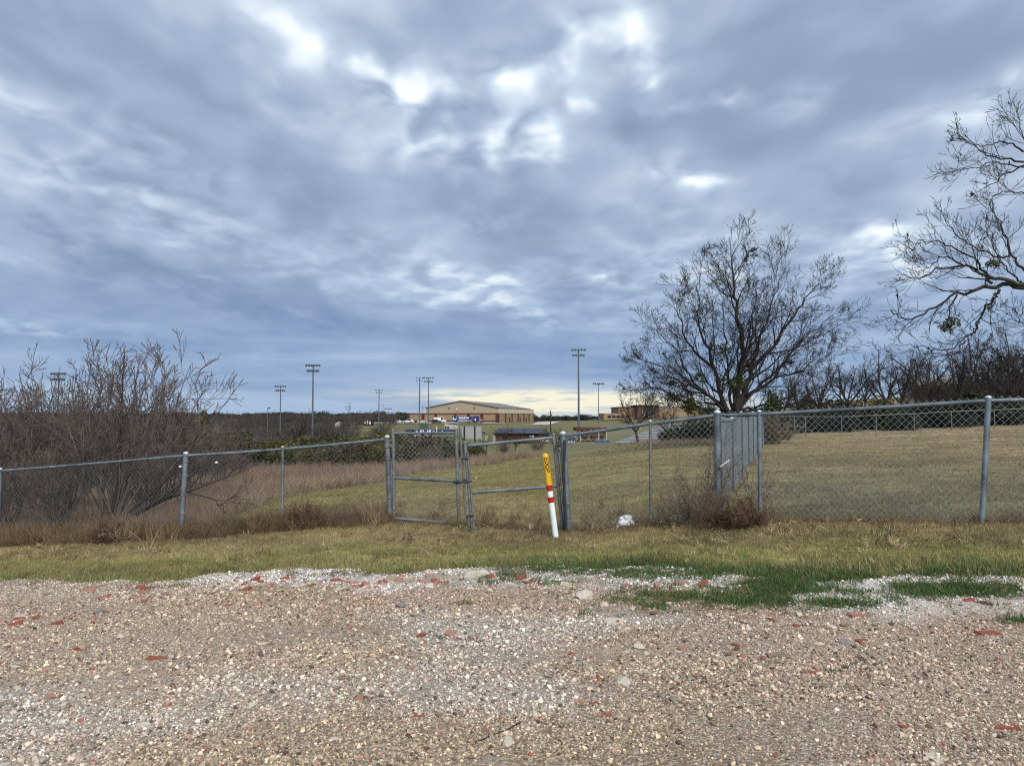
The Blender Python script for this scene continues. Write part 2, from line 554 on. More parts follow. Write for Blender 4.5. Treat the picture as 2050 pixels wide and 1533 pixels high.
def brush_mask(x, y):
    """1 in the tall dry grass field, left of and beyond the mown lawn"""
    x = np.asarray(x, float); y = np.asarray(y, float)
    u = x / np.maximum(y, 1)
    bu = BR[:, 0] / BR[:, 1]
    lim = np.interp(u, bu, BR[:, 1], left=0, right=BR[-1, 1] + 2)
    lim = np.where(u < bu[0], 0, lim)
    lim = lim * (1 + (fbm(x * .5, y * .5, 21, 3) - .5) * .22)
    m = (y > lim) & (y > fence_y(x) + .05) & (u < .30) & (y < np.where(u < -.06, 43, 50))
    return m.astype(float)


C_OLIVE = np.array([.300, .272, .100]); C_VIVID = np.array([.082, .140, .042]); C_TAN = np.array([.355, .285, .170])
C_BROWN = np.array([.205, .145, .078]); C_LAWN = np.array([.265, .235, .105]); C_DRY = np.array([.38, .30, .19])


def lawn_col(x, y):
    x = np.asarray(x, float); y = np.asarray(y, float)
    n = fbm(x * .9, y * 1.6, 31, 4)[..., None]; n2 = fbm(x * .22, y * .4, 37, 3)[..., None]
    b = border(np.clip(x, -14, 14)); fy = fence_y(x)
    front = C_OLIVE * (1 - n2) + C_TAN * .85 * n2
    px, py = pxpy(x, y, Z(x, y))
    edge = (np.clip(1 - (y - b) / .6, 0, 1) * np.clip((fbm(x * 2.4, y * 3.2, 41, 3) - .30) * 4.5, .15, 1))[..., None]
    right = np.clip((px - 850) / 350, .15, 1)[..., None]
    tq = np.clip((y - b) / np.maximum(fy - b, .3), 0, 1)[..., None]
    k1 = np.clip(1 - np.abs(tq - .30) / .28, 0, 1) * .6
    front = front * (1 - k1) + np.array([.300, .300, .095]) * k1
    k2 = np.clip((tq - .5) * 2.2, 0, 1) * .6 * np.clip(n * 2 - .2, 0, 1)
    front = front * (1 - k2) + np.array([.255, .185, .095]) * k2
    front = front * (1 - edge * .55) + np.array([.21, .245, .07]) * edge * .55
    front = front * (1 - edge * right) + C_VIVID * edge * right
    # behind the fence: green below the gate, tan on the right
    tanw = np.clip((px - 1230) / 420, 0, 1)[..., None] * .75 + np.clip(n2 * 2 - .8, 0, 1) * .4
    grn = np.clip(1 - np.abs(px - 1620) / 260, 0, 1)[..., None] * np.clip((py - 960) / 60, 0, 1)[..., None]
    back = C_LAWN * (1 - np.clip(tanw, 0, 1)) + C_TAN * np.clip(tanw, 0, 1)
    back = back * (1 - .55 * grn) + np.array([.19, .21, .10]) * .55 * grn
    low = (np.clip((px - 1480) / 120, 0, 1) * np.clip((py - 905) / 70, 0, 1))[..., None] * .75
    back = back * (1 - low) + np.array([.225, .215, .135]) * low
    worn = np.clip(1 - np.abs(py - 1020) / 60, 0, 1)[..., None] * np.clip(1 - np.abs(px - 1000) / 400, 0, 1)[..., None]
    back = back * (1 - .4 * worn) + C_DRY * .4 * worn
    t = np.clip((y - fy) / .3, 0, 1)[..., None]
    c = front * (1 - t) + back * t
    return c * (.60 + .80 * n)


# ------------------------------------------------------------------ ground sheet
rows = np.concatenate([np.linspace(-14, 2.5, 12), np.linspace(2.8, 13, 150), np.geomspace(13.2, 120, 130), np.geomspace(124, 9000, 70)])
uc = np.concatenate([np.linspace(-2.6, -1.0, 14)[:-1], np.linspace(-1.0, 1.0, 190), np.linspace(1.0, 2.6, 14)[1:]])
wd = np.maximum(rows, 6.0)
GX = uc[None, :] * wd[:, None]; GY = np.repeat(rows[:, None], len(uc), 1)
GZ = Z(GX, GY)
nr, nc = GX.shape
V = np.stack([GX, GY, GZ], -1).reshape(-1, 3)
ii = (np.arange(nr - 1)[:, None] * nc + np.arange(nc - 1)[None, :]).reshape(-1)
fq = np.stack([ii, ii + 1, ii + nc + 1, ii + nc], 1)
gc = lawn_col(GX, GY)
bm_ = brush_mask(GX, GY)[..., None]
gc = gc * (1 - bm_) + np.array([.135, .100, .068]) * bm_
PX, PY = pxpy(GX, GY, GZ)
# far fields: dull woods floor on the left, green slopes round the stadium, dry grass hill on the right
far = np.clip((GY - 60) / 30, 0, 1)[..., None]
nf = fbm(GX * .03, GY * .03, 51, 4)[..., None]
c_far = np.where((PX > 700)[..., None], np.array([.165, .155, .075]) * (.7 + .6 * nf), np.array([.062, .056, .040]) * (.7 + .6 * nf))
c_far = np.where(((PX > 1550) & (GY > 55))[..., None], np.array([.23, .18, .09]) * (.7 + .6 * nf), c_far)
c_far = np.where((GY > 480)[..., None] & (PX < 1500)[..., None], np.array([.055, .060, .048]), c_far)
gc = gc * (1 - far) + c_far * far
me = mesh_from('ground', V, fq, smooth=True)
ca = me.color_attributes.new('tint', 'FLOAT_COLOR', 'POINT')
ca.data.foreach_set('color', np.concatenate([gc.reshape(-1, 3), np.ones((nr * nc, 1))], 1).astype(np.float32).reshape(-1))
gm = bpy.data.materials.new('mown_grass_ground'); gm.use_nodes = True
t = NT(gm.node_tree)
at_ = t.add('ShaderNodeAttribute', attribute_name='tint').outputs['Color']
geo = t.add('ShaderNodeNewGeometry').outputs['Position']
na = t.add('ShaderNodeTexNoise', {'Vector': geo, 'Scale': 9.0, 'Detail': 8.0, 'Roughness': .75}).outputs[0]
nb = t.add('ShaderNodeTexNoise', {'Vector': geo, 'Scale': 1.1, 'Detail': 5.0, 'Roughness': .65}).outputs[0]
sc_ = t.math('MULTIPLY', t.add('ShaderNodeMapRange', {0: na, 1: .3, 2: .7, 3: .5, 4: 1.4}).outputs[0], t.add('ShaderNodeMapRange', {0: nb, 1: .3, 2: .7, 3: .78, 4: 1.2}).outputs[0])
cc = t.add('ShaderNodeVectorMath', {0: at_, 3: sc_}, operation='SCALE').outputs[0]
bp = t.add('ShaderNodeBump', {'Height': na, 'Strength': .6, 'Distance': .04})
bs = t.add('ShaderNodeBsdfPrincipled', {'Base Color': cc, 'Roughness': .95, 'Specular IOR Level': .1, 'Normal': bp.outputs[0]})
t.add('ShaderNodeOutputMaterial', {0: bs.outputs[0]})
me.materials.append(gm)
tag(link('ground', me), kind='structure')

# ------------------------------------------------------------------ gravel yard sheet
xs = np.linspace(-13, 13, 300); ts = np.concatenate([np.linspace(0, .68, 12)[:-1], np.linspace(.68, 1, 140)]); NT_ = len(ts)
bx = border(xs)
YX = np.repeat(xs[None], NT_, 0); YY = -9 + ts[:, None] * (bx[None] + 9)
YZ = Z(YX, YY) + .010
ii = (np.arange(NT_ - 1)[:, None] * 300 + np.arange(299)[None, :]).reshape(-1)


def yard_tint(x, y):
    """colour of the crushed stone at a spot of the yard: chalk along the back, ochre fines, pinkish rubble, pale middle"""
    px, _ = pxpy(x, y, Z(x, y))
    e = border(np.clip(x, -13, 13)) - y
    nA = fbm(x * .45, y * .7, 61, 4); nB = fbm(x * .5 + 9, y * .6, 71, 4); nC = fbm(x * 1.4, y * 2.2, 75, 3)
    c = np.ones(x.shape + (3,)) * np.array([.455, .370, .285])
    f = np.clip((nB - .50) * 6, 0, 1)[..., None] * .55
    c = c * (1 - f) + np.array([.39, .31, .20]) * f
    f = np.clip((nA - .575) * 7, 0, 1)[..., None] * .7
    c = c * (1 - f) + np.array([.56, .535, .48]) * f
    f = (np.clip(1 - np.abs(e - 1.25) / .8, 0, 1) * np.clip((nC - .35) * 4, 0, 1))[..., None] * .55
    c = c * (1 - f) + np.array([.43, .29, .22]) * f
    f = (np.clip(1 - np.maximum(e - .55, 0) / .45, 0, 1) * np.clip((px - 250) / 250, .15, 1) * np.clip((nC - .22) * 4, .25, 1))[..., None] * .92
    c = c * (1 - f) + np.array([.74, .725, .69]) * f
    return c


me = mesh_from('gravel_yard', np.stack([YX, YY, YZ], -1), np.stack([ii, ii + 1, ii + 301, ii + 300], 1), smooth=True)
ca = me.color_attributes.new('tint', 'FLOAT_COLOR', 'POINT')
ca.data.foreach_set('color', np.concatenate([yard_tint(YX, YY).reshape(-1, 3), np.ones((YX.size, 1))], 1).astype(np.float32).reshape(-1))
ym = bpy.data.materials.new('crushed_gravel'); ym.use_nodes = True
t = NT(ym.node_tree)
geo = t.add('ShaderNodeNewGeometry').outputs['Position']
big = t.add('ShaderNodeTexNoise', {'Vector': geo, 'Scale': .55, 'Detail': 5.0, 'Roughness': .6}).outputs[0]
fine = t.add('ShaderNodeTexNoise', {'Vector': geo, 'Scale': 60.0, 'Detail': 5.0, 'Roughness': .7}).outputs[0]
vo = t.add('ShaderNodeTexVoronoi', {'Vector': geo, 'Scale': 75.0}, feature='F1')
col = t.add('ShaderNodeVectorMath', {0: t.add('ShaderNodeAttribute', attribute_name='tint').outputs['Color'], 3: t.add('ShaderNodeMapRange', {0: big, 1: .3, 2: .7, 3: .52, 4: .85}).outputs[0]}, operation='SCALE').outputs[0]
pc = t.add('ShaderNodeSeparateColor', {0: vo.outputs['Color']}).outputs[0]
col = t.mix(1.0, col, (1.0, .95, .88), 'MULTIPLY')
col = t.mix(t.math('MULTIPLY', t.math('GREATER_THAN', pc, .72), .55), col, (.58, .54, .47))
col = t.mix(t.math('MULTIPLY', t.math('LESS_THAN', pc, .14), .6), col, (.19, .13, .10))
sh = t.add('ShaderNodeMapRange', {0: fine, 1: .3, 2: .7, 3: .68, 4: 1.25}).outputs[0]
col = t.add('ShaderNodeVectorMath', {0: col, 3: sh}, operation='SCALE').outputs[0]
hgt = t.math('MULTIPLY_ADD', vo.outputs['Distance'], -1.0, t.math('MULTIPLY', fine, .6))
bp = t.add('ShaderNodeBump', {'Height': hgt, 'Strength': .8, 'Distance': .012})
bs = t.add('ShaderNodeBsdfPrincipled', {'Base Color': col, 'Roughness': .95, 'Specular IOR Level': .15, 'Normal': bp.outputs[0]})
t.add('ShaderNodeOutputMaterial', {0: bs.outputs[0]})
me.materials.append(ym)
YARD = tag(link('gravel_yard', me), kind='structure')


# ------------------------------------------------------------------ scattering (geometry nodes, instances of real scene objects)
def scatter(name, pts, rot, scl, tint, idx, refs, mat=None, parent=None):
    N = len(pts)
    me = bpy.data.meshes.new(name)
    me.vertices.add(N); me.vertices.foreach_set('co', np.asarray(pts, np.float32).reshape(-1))
    for nm, arr in (('rot', rot), ('scl', scl), ('tint', tint)):
        a = me.attributes.new(nm, 'FLOAT_VECTOR', 'POINT')
        a.data.foreach_set('vector', np.asarray(arr, np.float32).reshape(-1))
    a = me.attributes.new('idx', 'INT', 'POINT'); a.data.foreach_set('value', np.asarray(idx, np.int32))
    if mat: me.materials.append(mat)
    o = link(name, me, parent)
    g = bpy.data.node_groups.new(name, 'GeometryNodeTree')
    g.interface.new_socket('Geometry', in_out='INPUT', socket_type='NodeSocketGeometry')
    g.interface.new_socket('Geometry', in_out='OUTPUT', socket_type='NodeSocketGeometry')
    q = NT(g)
    gi = q.add('NodeGroupInput'); go = q.add('NodeGroupOutput')
    m2p = q.add('GeometryNodeMeshToPoints', {'Mesh': gi.outputs[0], 'Radius': .01})
    jn = q.add('GeometryNodeGeometryToInstance')
    for r_ in reversed(refs):
        oi = q.add('GeometryNodeObjectInfo', transform_space='ORIGINAL')
        oi.inputs['Object'].default_value = r_
        oi.inputs['As Instance'].default_value = False
        gsrc = oi.outputs['Geometry']
        if mat:
            gsrc = q.add('GeometryNodeSetMaterial', {'Geometry': gsrc, 'Material': mat}).outputs[0]
        q.l.new(gsrc, jn.inputs[0])

    def na_(n, ty):
        x = q.add('GeometryNodeInputNamedAttribute', data_type=ty); x.inputs['Name'].default_value = n
        return x.outputs[0]
    iop = q.add('GeometryNodeInstanceOnPoints', {'Points': m2p.outputs[0], 'Instance': jn.outputs[0], 'Pick Instance': True,
                                                'Instance Index': na_('idx', 'INT'), 'Scale': na_('scl', 'FLOAT_VECTOR')})
    e2r = q.add('FunctionNodeEulerToRotation', {0: na_('rot', 'FLOAT_VECTOR')})
    q.l.new(e2r.outputs[0], iop.inputs['Rotation'])
    q.l.new(iop.outputs[0], go.inputs[0])
    md = o.modifiers.new('scatter', 'NODES'); md.node_group = g
    return o


def rock_mesh(name, rng, flat=.6, n=16, mat=None, box=False):
    bm = bmesh.new()
    if box:
        for sx in (-1, 1):
            for sy in (-1, 1):
                for sz in (-1, 1):
                    for k in range(2):
                        q = rng.normal(0, .10, 3)
                        cut = 1 - abs(rng.normal(0, .22)) if k else 1 - abs(rng.normal(0, .08))
                        bm.verts.new((sx * cut * (1 - .1 * k) + q[0], sy * .62 * cut + q[1], sz * .42 * (1 - .08 * k) + q[2] * .3))
    else:
        for _ in range(n):
            v = rng.normal(0, 1, 3); v /= np.linalg.norm(v)
            v *= rng.uniform(.78, 1.08)
            bm.verts.new((v[0], v[1] * .8, v[2] * flat))
    bmesh.ops.convex_hull(bm, input=bm.verts)
    for v in [v for v in bm.verts if not v.link_faces]: bm.verts.remove(v)
    me = bpy.data.meshes.new(name); bm.to_mesh(me); bm.free()
    if mat: me.materials.append(mat)
    return me


rk = np.random.default_rng(5)
ROCKS = {k: [rock_mesh('stone', rk, .58, 15, m_) for _ in range(4)] for k, m_ in (('lime', LIME), ('tan', TANST), ('grey', GREYST))}
BRKS = {k: [rock_mesh('brick_fragment', rk, .6, 16, m_, True) for _ in range(3)] for k, m_ in (('red', REDBRICK), ('pink', PINKBRICK))}


def yard_points(n, rng, y0=2.6, y1=None, bias=0.0, wide=.80):
    y = rng.uniform(y0, 8.4, int(n * 2.2)) if bias == 0 else y0 + (8.4 - y0) * rng.random(int(n * 2.2)) ** bias
    x = rng.uniform(-wide, wide, len(y)) * (y + .4)
    ok = y < border(x) + .02
    return x[ok][:n], y[ok][:n]


# individually built stones and brick fragments: pieces of the gravel yard
x, y = yard_points(175, rk)
STONES = []
for i in range(len(x)):
    k = rk.choice(['lime', 'lime', 'tan', 'grey'])
    o = link('stone', ROCKS[k][i % 4], YARD)
    s_ = float(np.clip(rk.lognormal(-3.72, .38), .013, .075)) * (1.55 if y[i] > 6.2 else .95)
    o.location = (x[i], y[i], float(Z(x[i], y[i])) + .008 + s_ * .16)
    o.rotation_euler = (rk.normal(0, .2), rk.normal(0, .2), rk.uniform(0, 6.3)); o.scale = (s_ * rk.uniform(.9, 1.6), s_, s_ * rk.uniform(.55, 1))
    STONES.append(o)
for i, (px, py, wpx) in enumerate([(590, 1178, 20), (630, 1170, 14), (700, 1182, 22), (742, 1172, 16), (860, 1178, 26), (895, 1188, 18), (930, 1172, 15), (980, 1186, 20), (1045, 1178, 22), (1090, 1190, 15), (1110, 1165, 16), (1150, 1182, 18), (1210, 1215, 24), (1270, 1222, 18), (1310, 1232, 30), (1340, 1212, 16), (1420, 1235, 18), (830, 1235, 24), (540, 1195, 18), (480, 1172, 16), (380, 1200, 20), (310, 1215, 15), (1600, 1235, 22), (1690, 1255, 26), (1830, 1262, 20), (1500, 1262, 18)]):
    o = link('stone', ROCKS[['lime', 'lime', 'tan'][i % 3]][i % 4], YARD)
    p = ground_hit(px, py); s_ = wpx / F * p[1] / 2
    o.location = (p[0], p[1], p[2] + .01 + s_ * .25); o.scale = (s_, s_ * .85, s_ * .9); o.rotation_euler = (rk.normal(0, .15), rk.normal(0, .15), rk.uniform(0, 6.3)); STONES.append(o)
# rubble band along the back of the yard plus scattered bits
bxs = []
for (px, py, n_) in [(680, 1172, 16), (800, 1166, 12), (905, 1160, 8), (470, 1180, 8), (250, 1190, 8), (1030, 1170, 8), (1370, 1180, 5), (560, 1165, 6), (930, 1280, 6), (1480, 1300, 7), (100, 1240, 8), (1940, 1205, 6)]:
    for _ in range(int(n_ * 1.35)):
        bxs.append(hitY(px + rk.normal(0, 45), py + rk.normal(0, 8)))
x2, y2 = yard_points(45, rk)
bxs += list(zip(x2, y2))
for i, (bx_, by_) in enumerate(bxs[:235]):
    if by_ > float(border(np.array([bx_]))[0]): by_ = float(border(np.array([bx_]))[0]) - .1
    k = 'red' if rk.random() < .5 else 'pink'
    o = link('brick_fragment', BRKS[k][i % 3], YARD)
    s_ = float(np.clip(rk.lognormal(-3.62, .45), .010, .05))
    if by_ < 5.5: s_ *= .62
    o.location = (bx_, by_, float(Z(bx_, by_)) + .008 + s_ * .12)
    o.rotation_euler = (rk.normal(0, .22), rk.normal(0, .22), rk.uniform(0, 6.3)); o.scale = (s_ * rk.uniform(.8, 1.5), s_, s_ * rk.uniform(.5, 1))
    STONES.append(o)

# the mass of the gravel
gr_rng = np.random.default_rng(8)
gx, gy = yard_points(330000, rk, 2.4, bias=1.15, wide=1.15)
gz = Z(gx, gy) + .009
dens_ = np.clip(1.15 - np.clip((fbm(gx * .9 + 4, gy * 2.0, 66, 4) - .52) * 5, 0, .85), .2, 1)
ok = gr_rng.random(len(gx)) < dens_
gx, gy, gz = gx[ok], gy[ok], gz[ok]
base = yard_tint(gx, gy)
mul = np.array([1.0, 1.75, .80, .50, .25, 1.3, .70]); wts = np.array([.28, .16, .19, .15, .085, .115, .02])
ci = rk.choice(len(mul), len(gx), p=wts)
tint = base * (mul[ci] * rk.uniform(.8, 1.2, len(gx)))[:, None] * rk.uniform(.95, 1.05, (len(gx), 3))
tint = np.where((ci == 6)[:, None], np.array([.30, .105, .07]) * rk.uniform(.7, 1.4, (len(gx), 1)), tint)
tint = np.where((ci == 2)[:, None] & (rk.random((len(gx), 1)) < .4), np.array([.40, .27, .21]), tint)
tint = np.clip(tint * np.array([.96, .94, .92]), .01, .85)
gs = np.clip(rk.lognormal(-5.27, .50, len(gx)), .0026, .019) * (.62 + .7 * fbm(gx * .7, gy * 1.3, 67, 3))
GRAVEL = scatter('gravel', np.stack([gx, gy, gz + gs * .30], 1), np.stack([rk.normal(0, .4, len(gx)), rk.normal(0, .4, len(gx)), rk.uniform(0, 6.3, len(gx))], 1),
                 np.stack([gs * rk.uniform(.9, 1.4, len(gx)), gs, gs * rk.uniform(1.1, 1.9, len(gx))], 1), tint, rk.integers(0, 6, len(gx)), STONES[:6], GRAVEL_I)
tag(GRAVEL, 'loose crushed gravel covering the whole foreground yard', 'gravel', kind='stuff')


# ------------------------------------------------------------------ grass
def tuft_mesh(name, rng, n, h, spread, lean, wid, mat):
    V, Q, T = [], [], []
    for i in range(n):
        a = rng.uniform(0, 6.283); r_ = spread * math.sqrt(rng.random())
        b0 = np.array([r_ * math.cos(a), r_ * math.sin(a), -.01])
        la = rng.uniform(0, 6.283); ln = abs(rng.normal(0, lean)); hh = h * rng.uniform(.55, 1.15)
        dr = np.array([math.cos(la) * math.sin(ln), math.sin(la) * math.sin(ln), math.cos(ln)])
        mid = b0 + dr * hh * .55
        tip = b0 + dr * hh + np.array([math.cos(la), math.sin(la), -.3]) * hh * ln * .35
        sa = rng.uniform(0, 6.283); sv = np.array([math.cos(sa), math.sin(sa), 0]) * wid * .5
        k = len(V)
        V += [b0 - sv, b0 + sv, mid + sv * .75, mid - sv * .75, tip]
        Q.append((k, k + 1, k + 2, k + 3)); T.append((k + 3, k + 2, k + 4))
    return mesh_from(name, V, [np.array(Q), np.array(T)], [mat])


gr = np.random.default_rng(77)


def ref_tufts(nm, label, cat, spots, n, h, spread, lean, wid, mat):
    """a few tufts that stand in the scene themselves and serve as sources for the scatter"""
    out = []
    for i, (px, py) in enumerate(spots):
        p = ground_hit(px, py)
        o = link(nm, tuft_mesh(nm, gr, n, h, spread, lean, wid, mat), None, p)
        tag(o, label[i], cat, kind=None)
        out.append(o)
    return out


G_SRC = M('green_blade', (.075, .115, .03), .8, .3, 6, trans=.25)
D_SRC = M('dry_blade', (.28, .21, .12), .85, .3, 6, trans=.25)
SHORT = ref_tufts('grass_tuft', ['small green grass tuft alone in the gravel right of the long grey board', 'small green grass tuft in the gravel by the right picture edge', 'dull grass tuft standing in the pinkish gravel far left', ],
                  'grass tuft', [(1925, 1325), (2030, 1240), (250, 1176)], 34, .055, .075, .75, .0055, G_SRC)
TALL = ref_tufts('dry_grass_clump', ['pale straw clump at the fence foot left of the first terminal post', 'pale straw clump behind the leftmost stretch of fence', 'straw clump leaning at the foot of the left gate post'],
                 'grass clump', [(305, 1098), (60, 1090), (745, 1058)], 30, .55, .13, .35, .010, D_SRC)

PXL = lambda a: np.array(a, float)


def grass_layer(name, label, pts_xy, col, size, refs, mat=GRASS_I, kind='stuff', tilt=.15, zoff=0.0, jit=.3):
    x, y = pts_xy
    z = Z(x, y) + zoff
    n = len(x)
    tint = np.clip(col * gr.uniform(1 - jit, 1 + jit, (n, 1)) * gr.uniform(.93, 1.07, (n, 3)), 0.005, 1)
    s_ = size * gr.uniform(.7, 1.3, n)
    o = scatter(name, np.stack([x, y, z], 1), np.stack([gr.normal(0, tilt, n), gr.normal(0, tilt, n), gr.uniform(0, 6.3, n)], 1),
                np.stack([s_, s_, s_ * gr.uniform(.8, 1.25, n)], 1), tint, gr.integers(0, len(refs), n), refs, mat)
    return tag(o, label, 'grass', kind=kind)


# mown strip between gravel and fence
n = 34000
x = gr.uniform(-11.5, 12.5, n); bx_ = border(x); fy = fence_y(x)
y = bx_ - .05 + (fy + .5 - bx_ + .05) * gr.random(n)
thin = np.clip((y - bx_) / .25, 0, 1) * .8 + .2
ok = gr.random(n) < thin
x, y = x[ok], y[ok]
c = lawn_col(x, y)
grass_layer('mown_grass', 'short mown olive grass strip between gravel and fence', (x, y), c * 1.12, np.where(y - border(x) < .5, 1.25, .85), SHORT)
n = 1500
x = gr.uniform(-9, 9, n); bx_ = border(x); y = bx_ + (fence_y(x) - bx_) * gr.random(n) ** .8
cl = fbm(x * 1.3, y * 2.0, 111, 3); ok = cl > .5; x, y = x[ok], y[ok]
grass_layer('straw_grass', 'scattered paler straw tufts in the mown strip', (x, y), np.where(gr.random((len(x), 1)) < .6, np.array([.42, .34, .19]), np.array([.17, .125, .065])), 1.35, SHORT, tilt=.5)
# lawn beyond the fence
n = 110000
y = 6.5 * (52 / 6.5) ** gr.random(n); x = gr.uniform(-.35, 1.25, n) * y
fy = fence_y(x)
ok = (y > fy + .1) & (brush_mask(x, y) < .5)
x, y = x[ok], y[ok]
grass_layer('lawn_grass', 'short lawn beyond the chain link fence', (x, y), lawn_col(x, y) * 1.05, .72 + y * .014, SHORT)
# vivid green patches creeping into the gravel on the right
gpx, gpy = [], []
for (cx_, cy_, sx_, sy_, k) in [(1300, 1150, 150, 7, 900), (1480, 1150, 130, 9, 900), (1560, 1180, 75, 14, 1500), (1600, 1165, 60, 10, 900), (1520, 1205, 70, 8, 800), (1400, 1200, 60, 8, 600), (1320, 1194, 55, 6, 360),
                                (1700, 1180, 110, 6, 900), (1860, 1184, 110, 8, 1300), (1980, 1188, 80, 9, 900), (1680, 1210, 70, 6, 420), (1000, 1163, 30, 9, 260), (1220, 1160, 60, 9, 420), (1160, 1190, 40, 6, 90), (1080, 1150, 80, 7, 420), (1130, 1140, 140, 6, 600), (1030, 1172, 40, 6, 160), (1150, 1170, 60, 6, 260), (1240, 1180, 70, 7, 360), (1330, 1215, 50, 5, 110), (1260, 1205, 40, 5, 90), (640, 1150, 160, 4, 260),
                                (1900, 1148, 160, 6, 1000), (2040, 1245, 30, 5, 60), (260, 1178, 50, 6, 70), (330, 1172, 50, 5, 90), (700, 1196, 40, 5, 60), (920, 1210, 30, 4, 30), (1930, 1325, 26, 5, 16), (1640, 1322, 26, 5, 14), (150, 1165, 60, 4, 60)]:
    gpx.append(gr.normal(cx_, sx_ * .62, k)); gpy.append(gr.normal(cy_, sy_ * .62, k))
gpx = [a[:int(len(a) * .62)] for a in gpx]; gpy = [a[:int(len(a) * .62)] for a in gpy]
gpx = np.concatenate(gpx); gpy = np.concatenate(gpy)
# pixel -> ground, vectorised by one Newton-like pass on the height field
u = (gpx - CX) / F; v = -(gpy - CY) / F
cP, sP = math.cos(PITCH), math.sin(PITCH)
dy = cP - v * sP; dz = sP + v * cP
yy = -1.6 * dy / dz
for _ in range(8):
    yy = (Z(u / dy * yy, yy) - 1.6) * dy / dz
xx = u / dy * yy
right = np.clip((gpx - 900) / 200, 0, 1)[:, None]
fb_ = fbm(xx * 3.5, yy * 4.5, 83, 4)
keep = (fb_ > .47) & (gr.random(len(xx)) < np.clip((fb_ - .45) * 9, 0, 1))
sel_ = gr.random(len(xx)) < .25
xx = xx + np.where(sel_, gr.normal(0, .28, len(xx)), 0); yy = yy + np.where(sel_, gr.normal(0, .14, len(xx)), 0)
cv = (C_VIVID * .95 * right + np.array([.15, .135, .06]) * (1 - right)) * (.8 + .5 * fbm(xx * 2, yy * 2, 88, 2)[:, None])
grass_layer('green_grass_patches', 'bright green grass creeping over the white gravel', (xx[keep], yy[keep]), np.where(gr.random((int(keep.sum()), 1)) < .18, np.array([.26, .22, .11]), cv[keep]), gr.uniform(.45, 1.05, int(keep.sum())), SHORT, tilt=.2)
# dry fringe along the foot of the fence
n = 5200
x = gr.uniform(-9.3, 9.3, n)
y = fence_y(x) + gr.normal(.08, .13, n)
dens = np.where(x < -1.6, 1.0, np.where(x < .75, .85, .38))
ok = gr.random(n) < dens
x, y = x[ok], y[ok]
cmix = gr.random((len(x), 1))
c = (np.array([.30, .225, .125]) * cmix + np.array([.175, .120, .078]) * (1 - cmix)) * (.7 + .6 * fbm(x * 1.2, y * 1.2, 90, 3))[:, None]
hh = np.where(x < -3.2, .55, np.where(x < -1.75, .36, np.where(x < .75, .15, .20)))
grass_layer('dry_fringe_grass', 'brown unmown grass fringe at the foot of the fence', (x, y), c, hh, TALL, tilt=.35)
# tall dry grass field
n = 26000
y = 10.5 * (75 / 10.5) ** gr.random(n); x = gr.uniform(-.85, .30, n) * y
ok = brush_mask(x, y) > .5
x, y = x[ok], y[ok]
nn = fbm(x * .35, y * .35, 95, 4)[:, None]
c = np.array([.30, .215, .145]) * nn * 1.25 + np.array([.16, .115, .085]) * (1.15 - nn)
edge = np.clip(1 - (y - np.interp(x / y, BR[:, 0] / BR[:, 1], BR[:, 1])) / (1 + .12 * y), 0, 1)[:, None]
c = c * (1 - edge * .5) + np.array([.36, .30, .20]) * edge * .5
grass_layer('tall_dry_grass', 'tall brown winter grass field behind the left fence', (x, y), c, (.55 + .010 * y) * np.where(x / y > .06, .55, 1.0), TALL, tilt=.3)


n = 1500
x = gr.uniform(-3.9, 2.6, n); y = fence_y(x) + gr.gamma(1.3, .5, n); ok = (x < -1.9) | (gr.random(n) < .12); x, y = x[ok], y[ok]
grass_layer('rough_weeds', 'rough straw weeds behind the fence left of the gates', (x, y), np.where(gr.random((len(x), 1)) < .6, np.array([.30, .225, .14]), np.array([.16, .10, .06])), .38, TALL, tilt=.4)


# ------------------------------------------------------------------ branching plants
def tubes_mesh(name, polys, mats, nside=lambda r: 3 if r < .012 else (5 if r < .05 else 8)):
    """polys: list of (pts (k,3), radii (k,)); vectorised by equal shape"""
    groups = {}
    for p, r in polys:
        groups.setdefault((len(p), nside(float(r[0]))), []).append((p, r))
    Vs, Fs, off = [], [], 0
    for (k, n), lst in groups.items():
        Pn = np.array([a for a, _ in lst]); Rn = np.array([b for _, b in lst])
        tg = np.gradient(Pn, axis=1); tg /= np.linalg.norm(tg, axis=2, keepdims=True) + 1e-9
        mt = tg.mean(1); ref = np.where((np.abs(mt[:, 2]) < .75)[:, None], np.array([0, 0, 1.0]), np.array([1.0, .2, 0]))[:, None, :]
        a = np.cross(np.broadcast_to(ref, tg.shape), tg); a /= np.linalg.norm(a, axis=2, keepdims=True) + 1e-9
        b = np.cross(tg, a)
        th = np.arange(n) * 2 * math.pi / n
        Vv = Pn[:, :, None, :] + Rn[:, :, None, None] * (a[:, :, None, :] * np.cos(th)[None, None, :, None] + b[:, :, None, :] * np.sin(th)[None, None, :, None])
        Pc = len(lst)
        base = off + np.arange(Pc)[:, None, None] * (k * n)
        i = np.arange(k - 1)[None, :, None] * n; j = np.arange(n)[None, None, :]; j2 = (j + 1) % n
        f = np.stack([base + i + j, base + i + j2, base + i + n + j2, base + i + n + j], -1).reshape(-1, 4)
        Vs.append(Vv.reshape(-1, 3)); Fs.append(f); off += Pc * k * n
    return mesh_from(name, np.vstack(Vs), [np.vstack(Fs)], mats, True)


def _norm(v):
    return v / (np.linalg.norm(v) + 1e-9)


def path(rng, p, d, L, k, wander, trop):
    pts = [p]; st = L / (k - 1)
    for _ in range(k - 1):
        d = _norm(d + rng.normal(0, wander, 3) + np.array([0, 0, trop]))
        p = p + d * st
        pts.append(p)
    return np.array(pts)


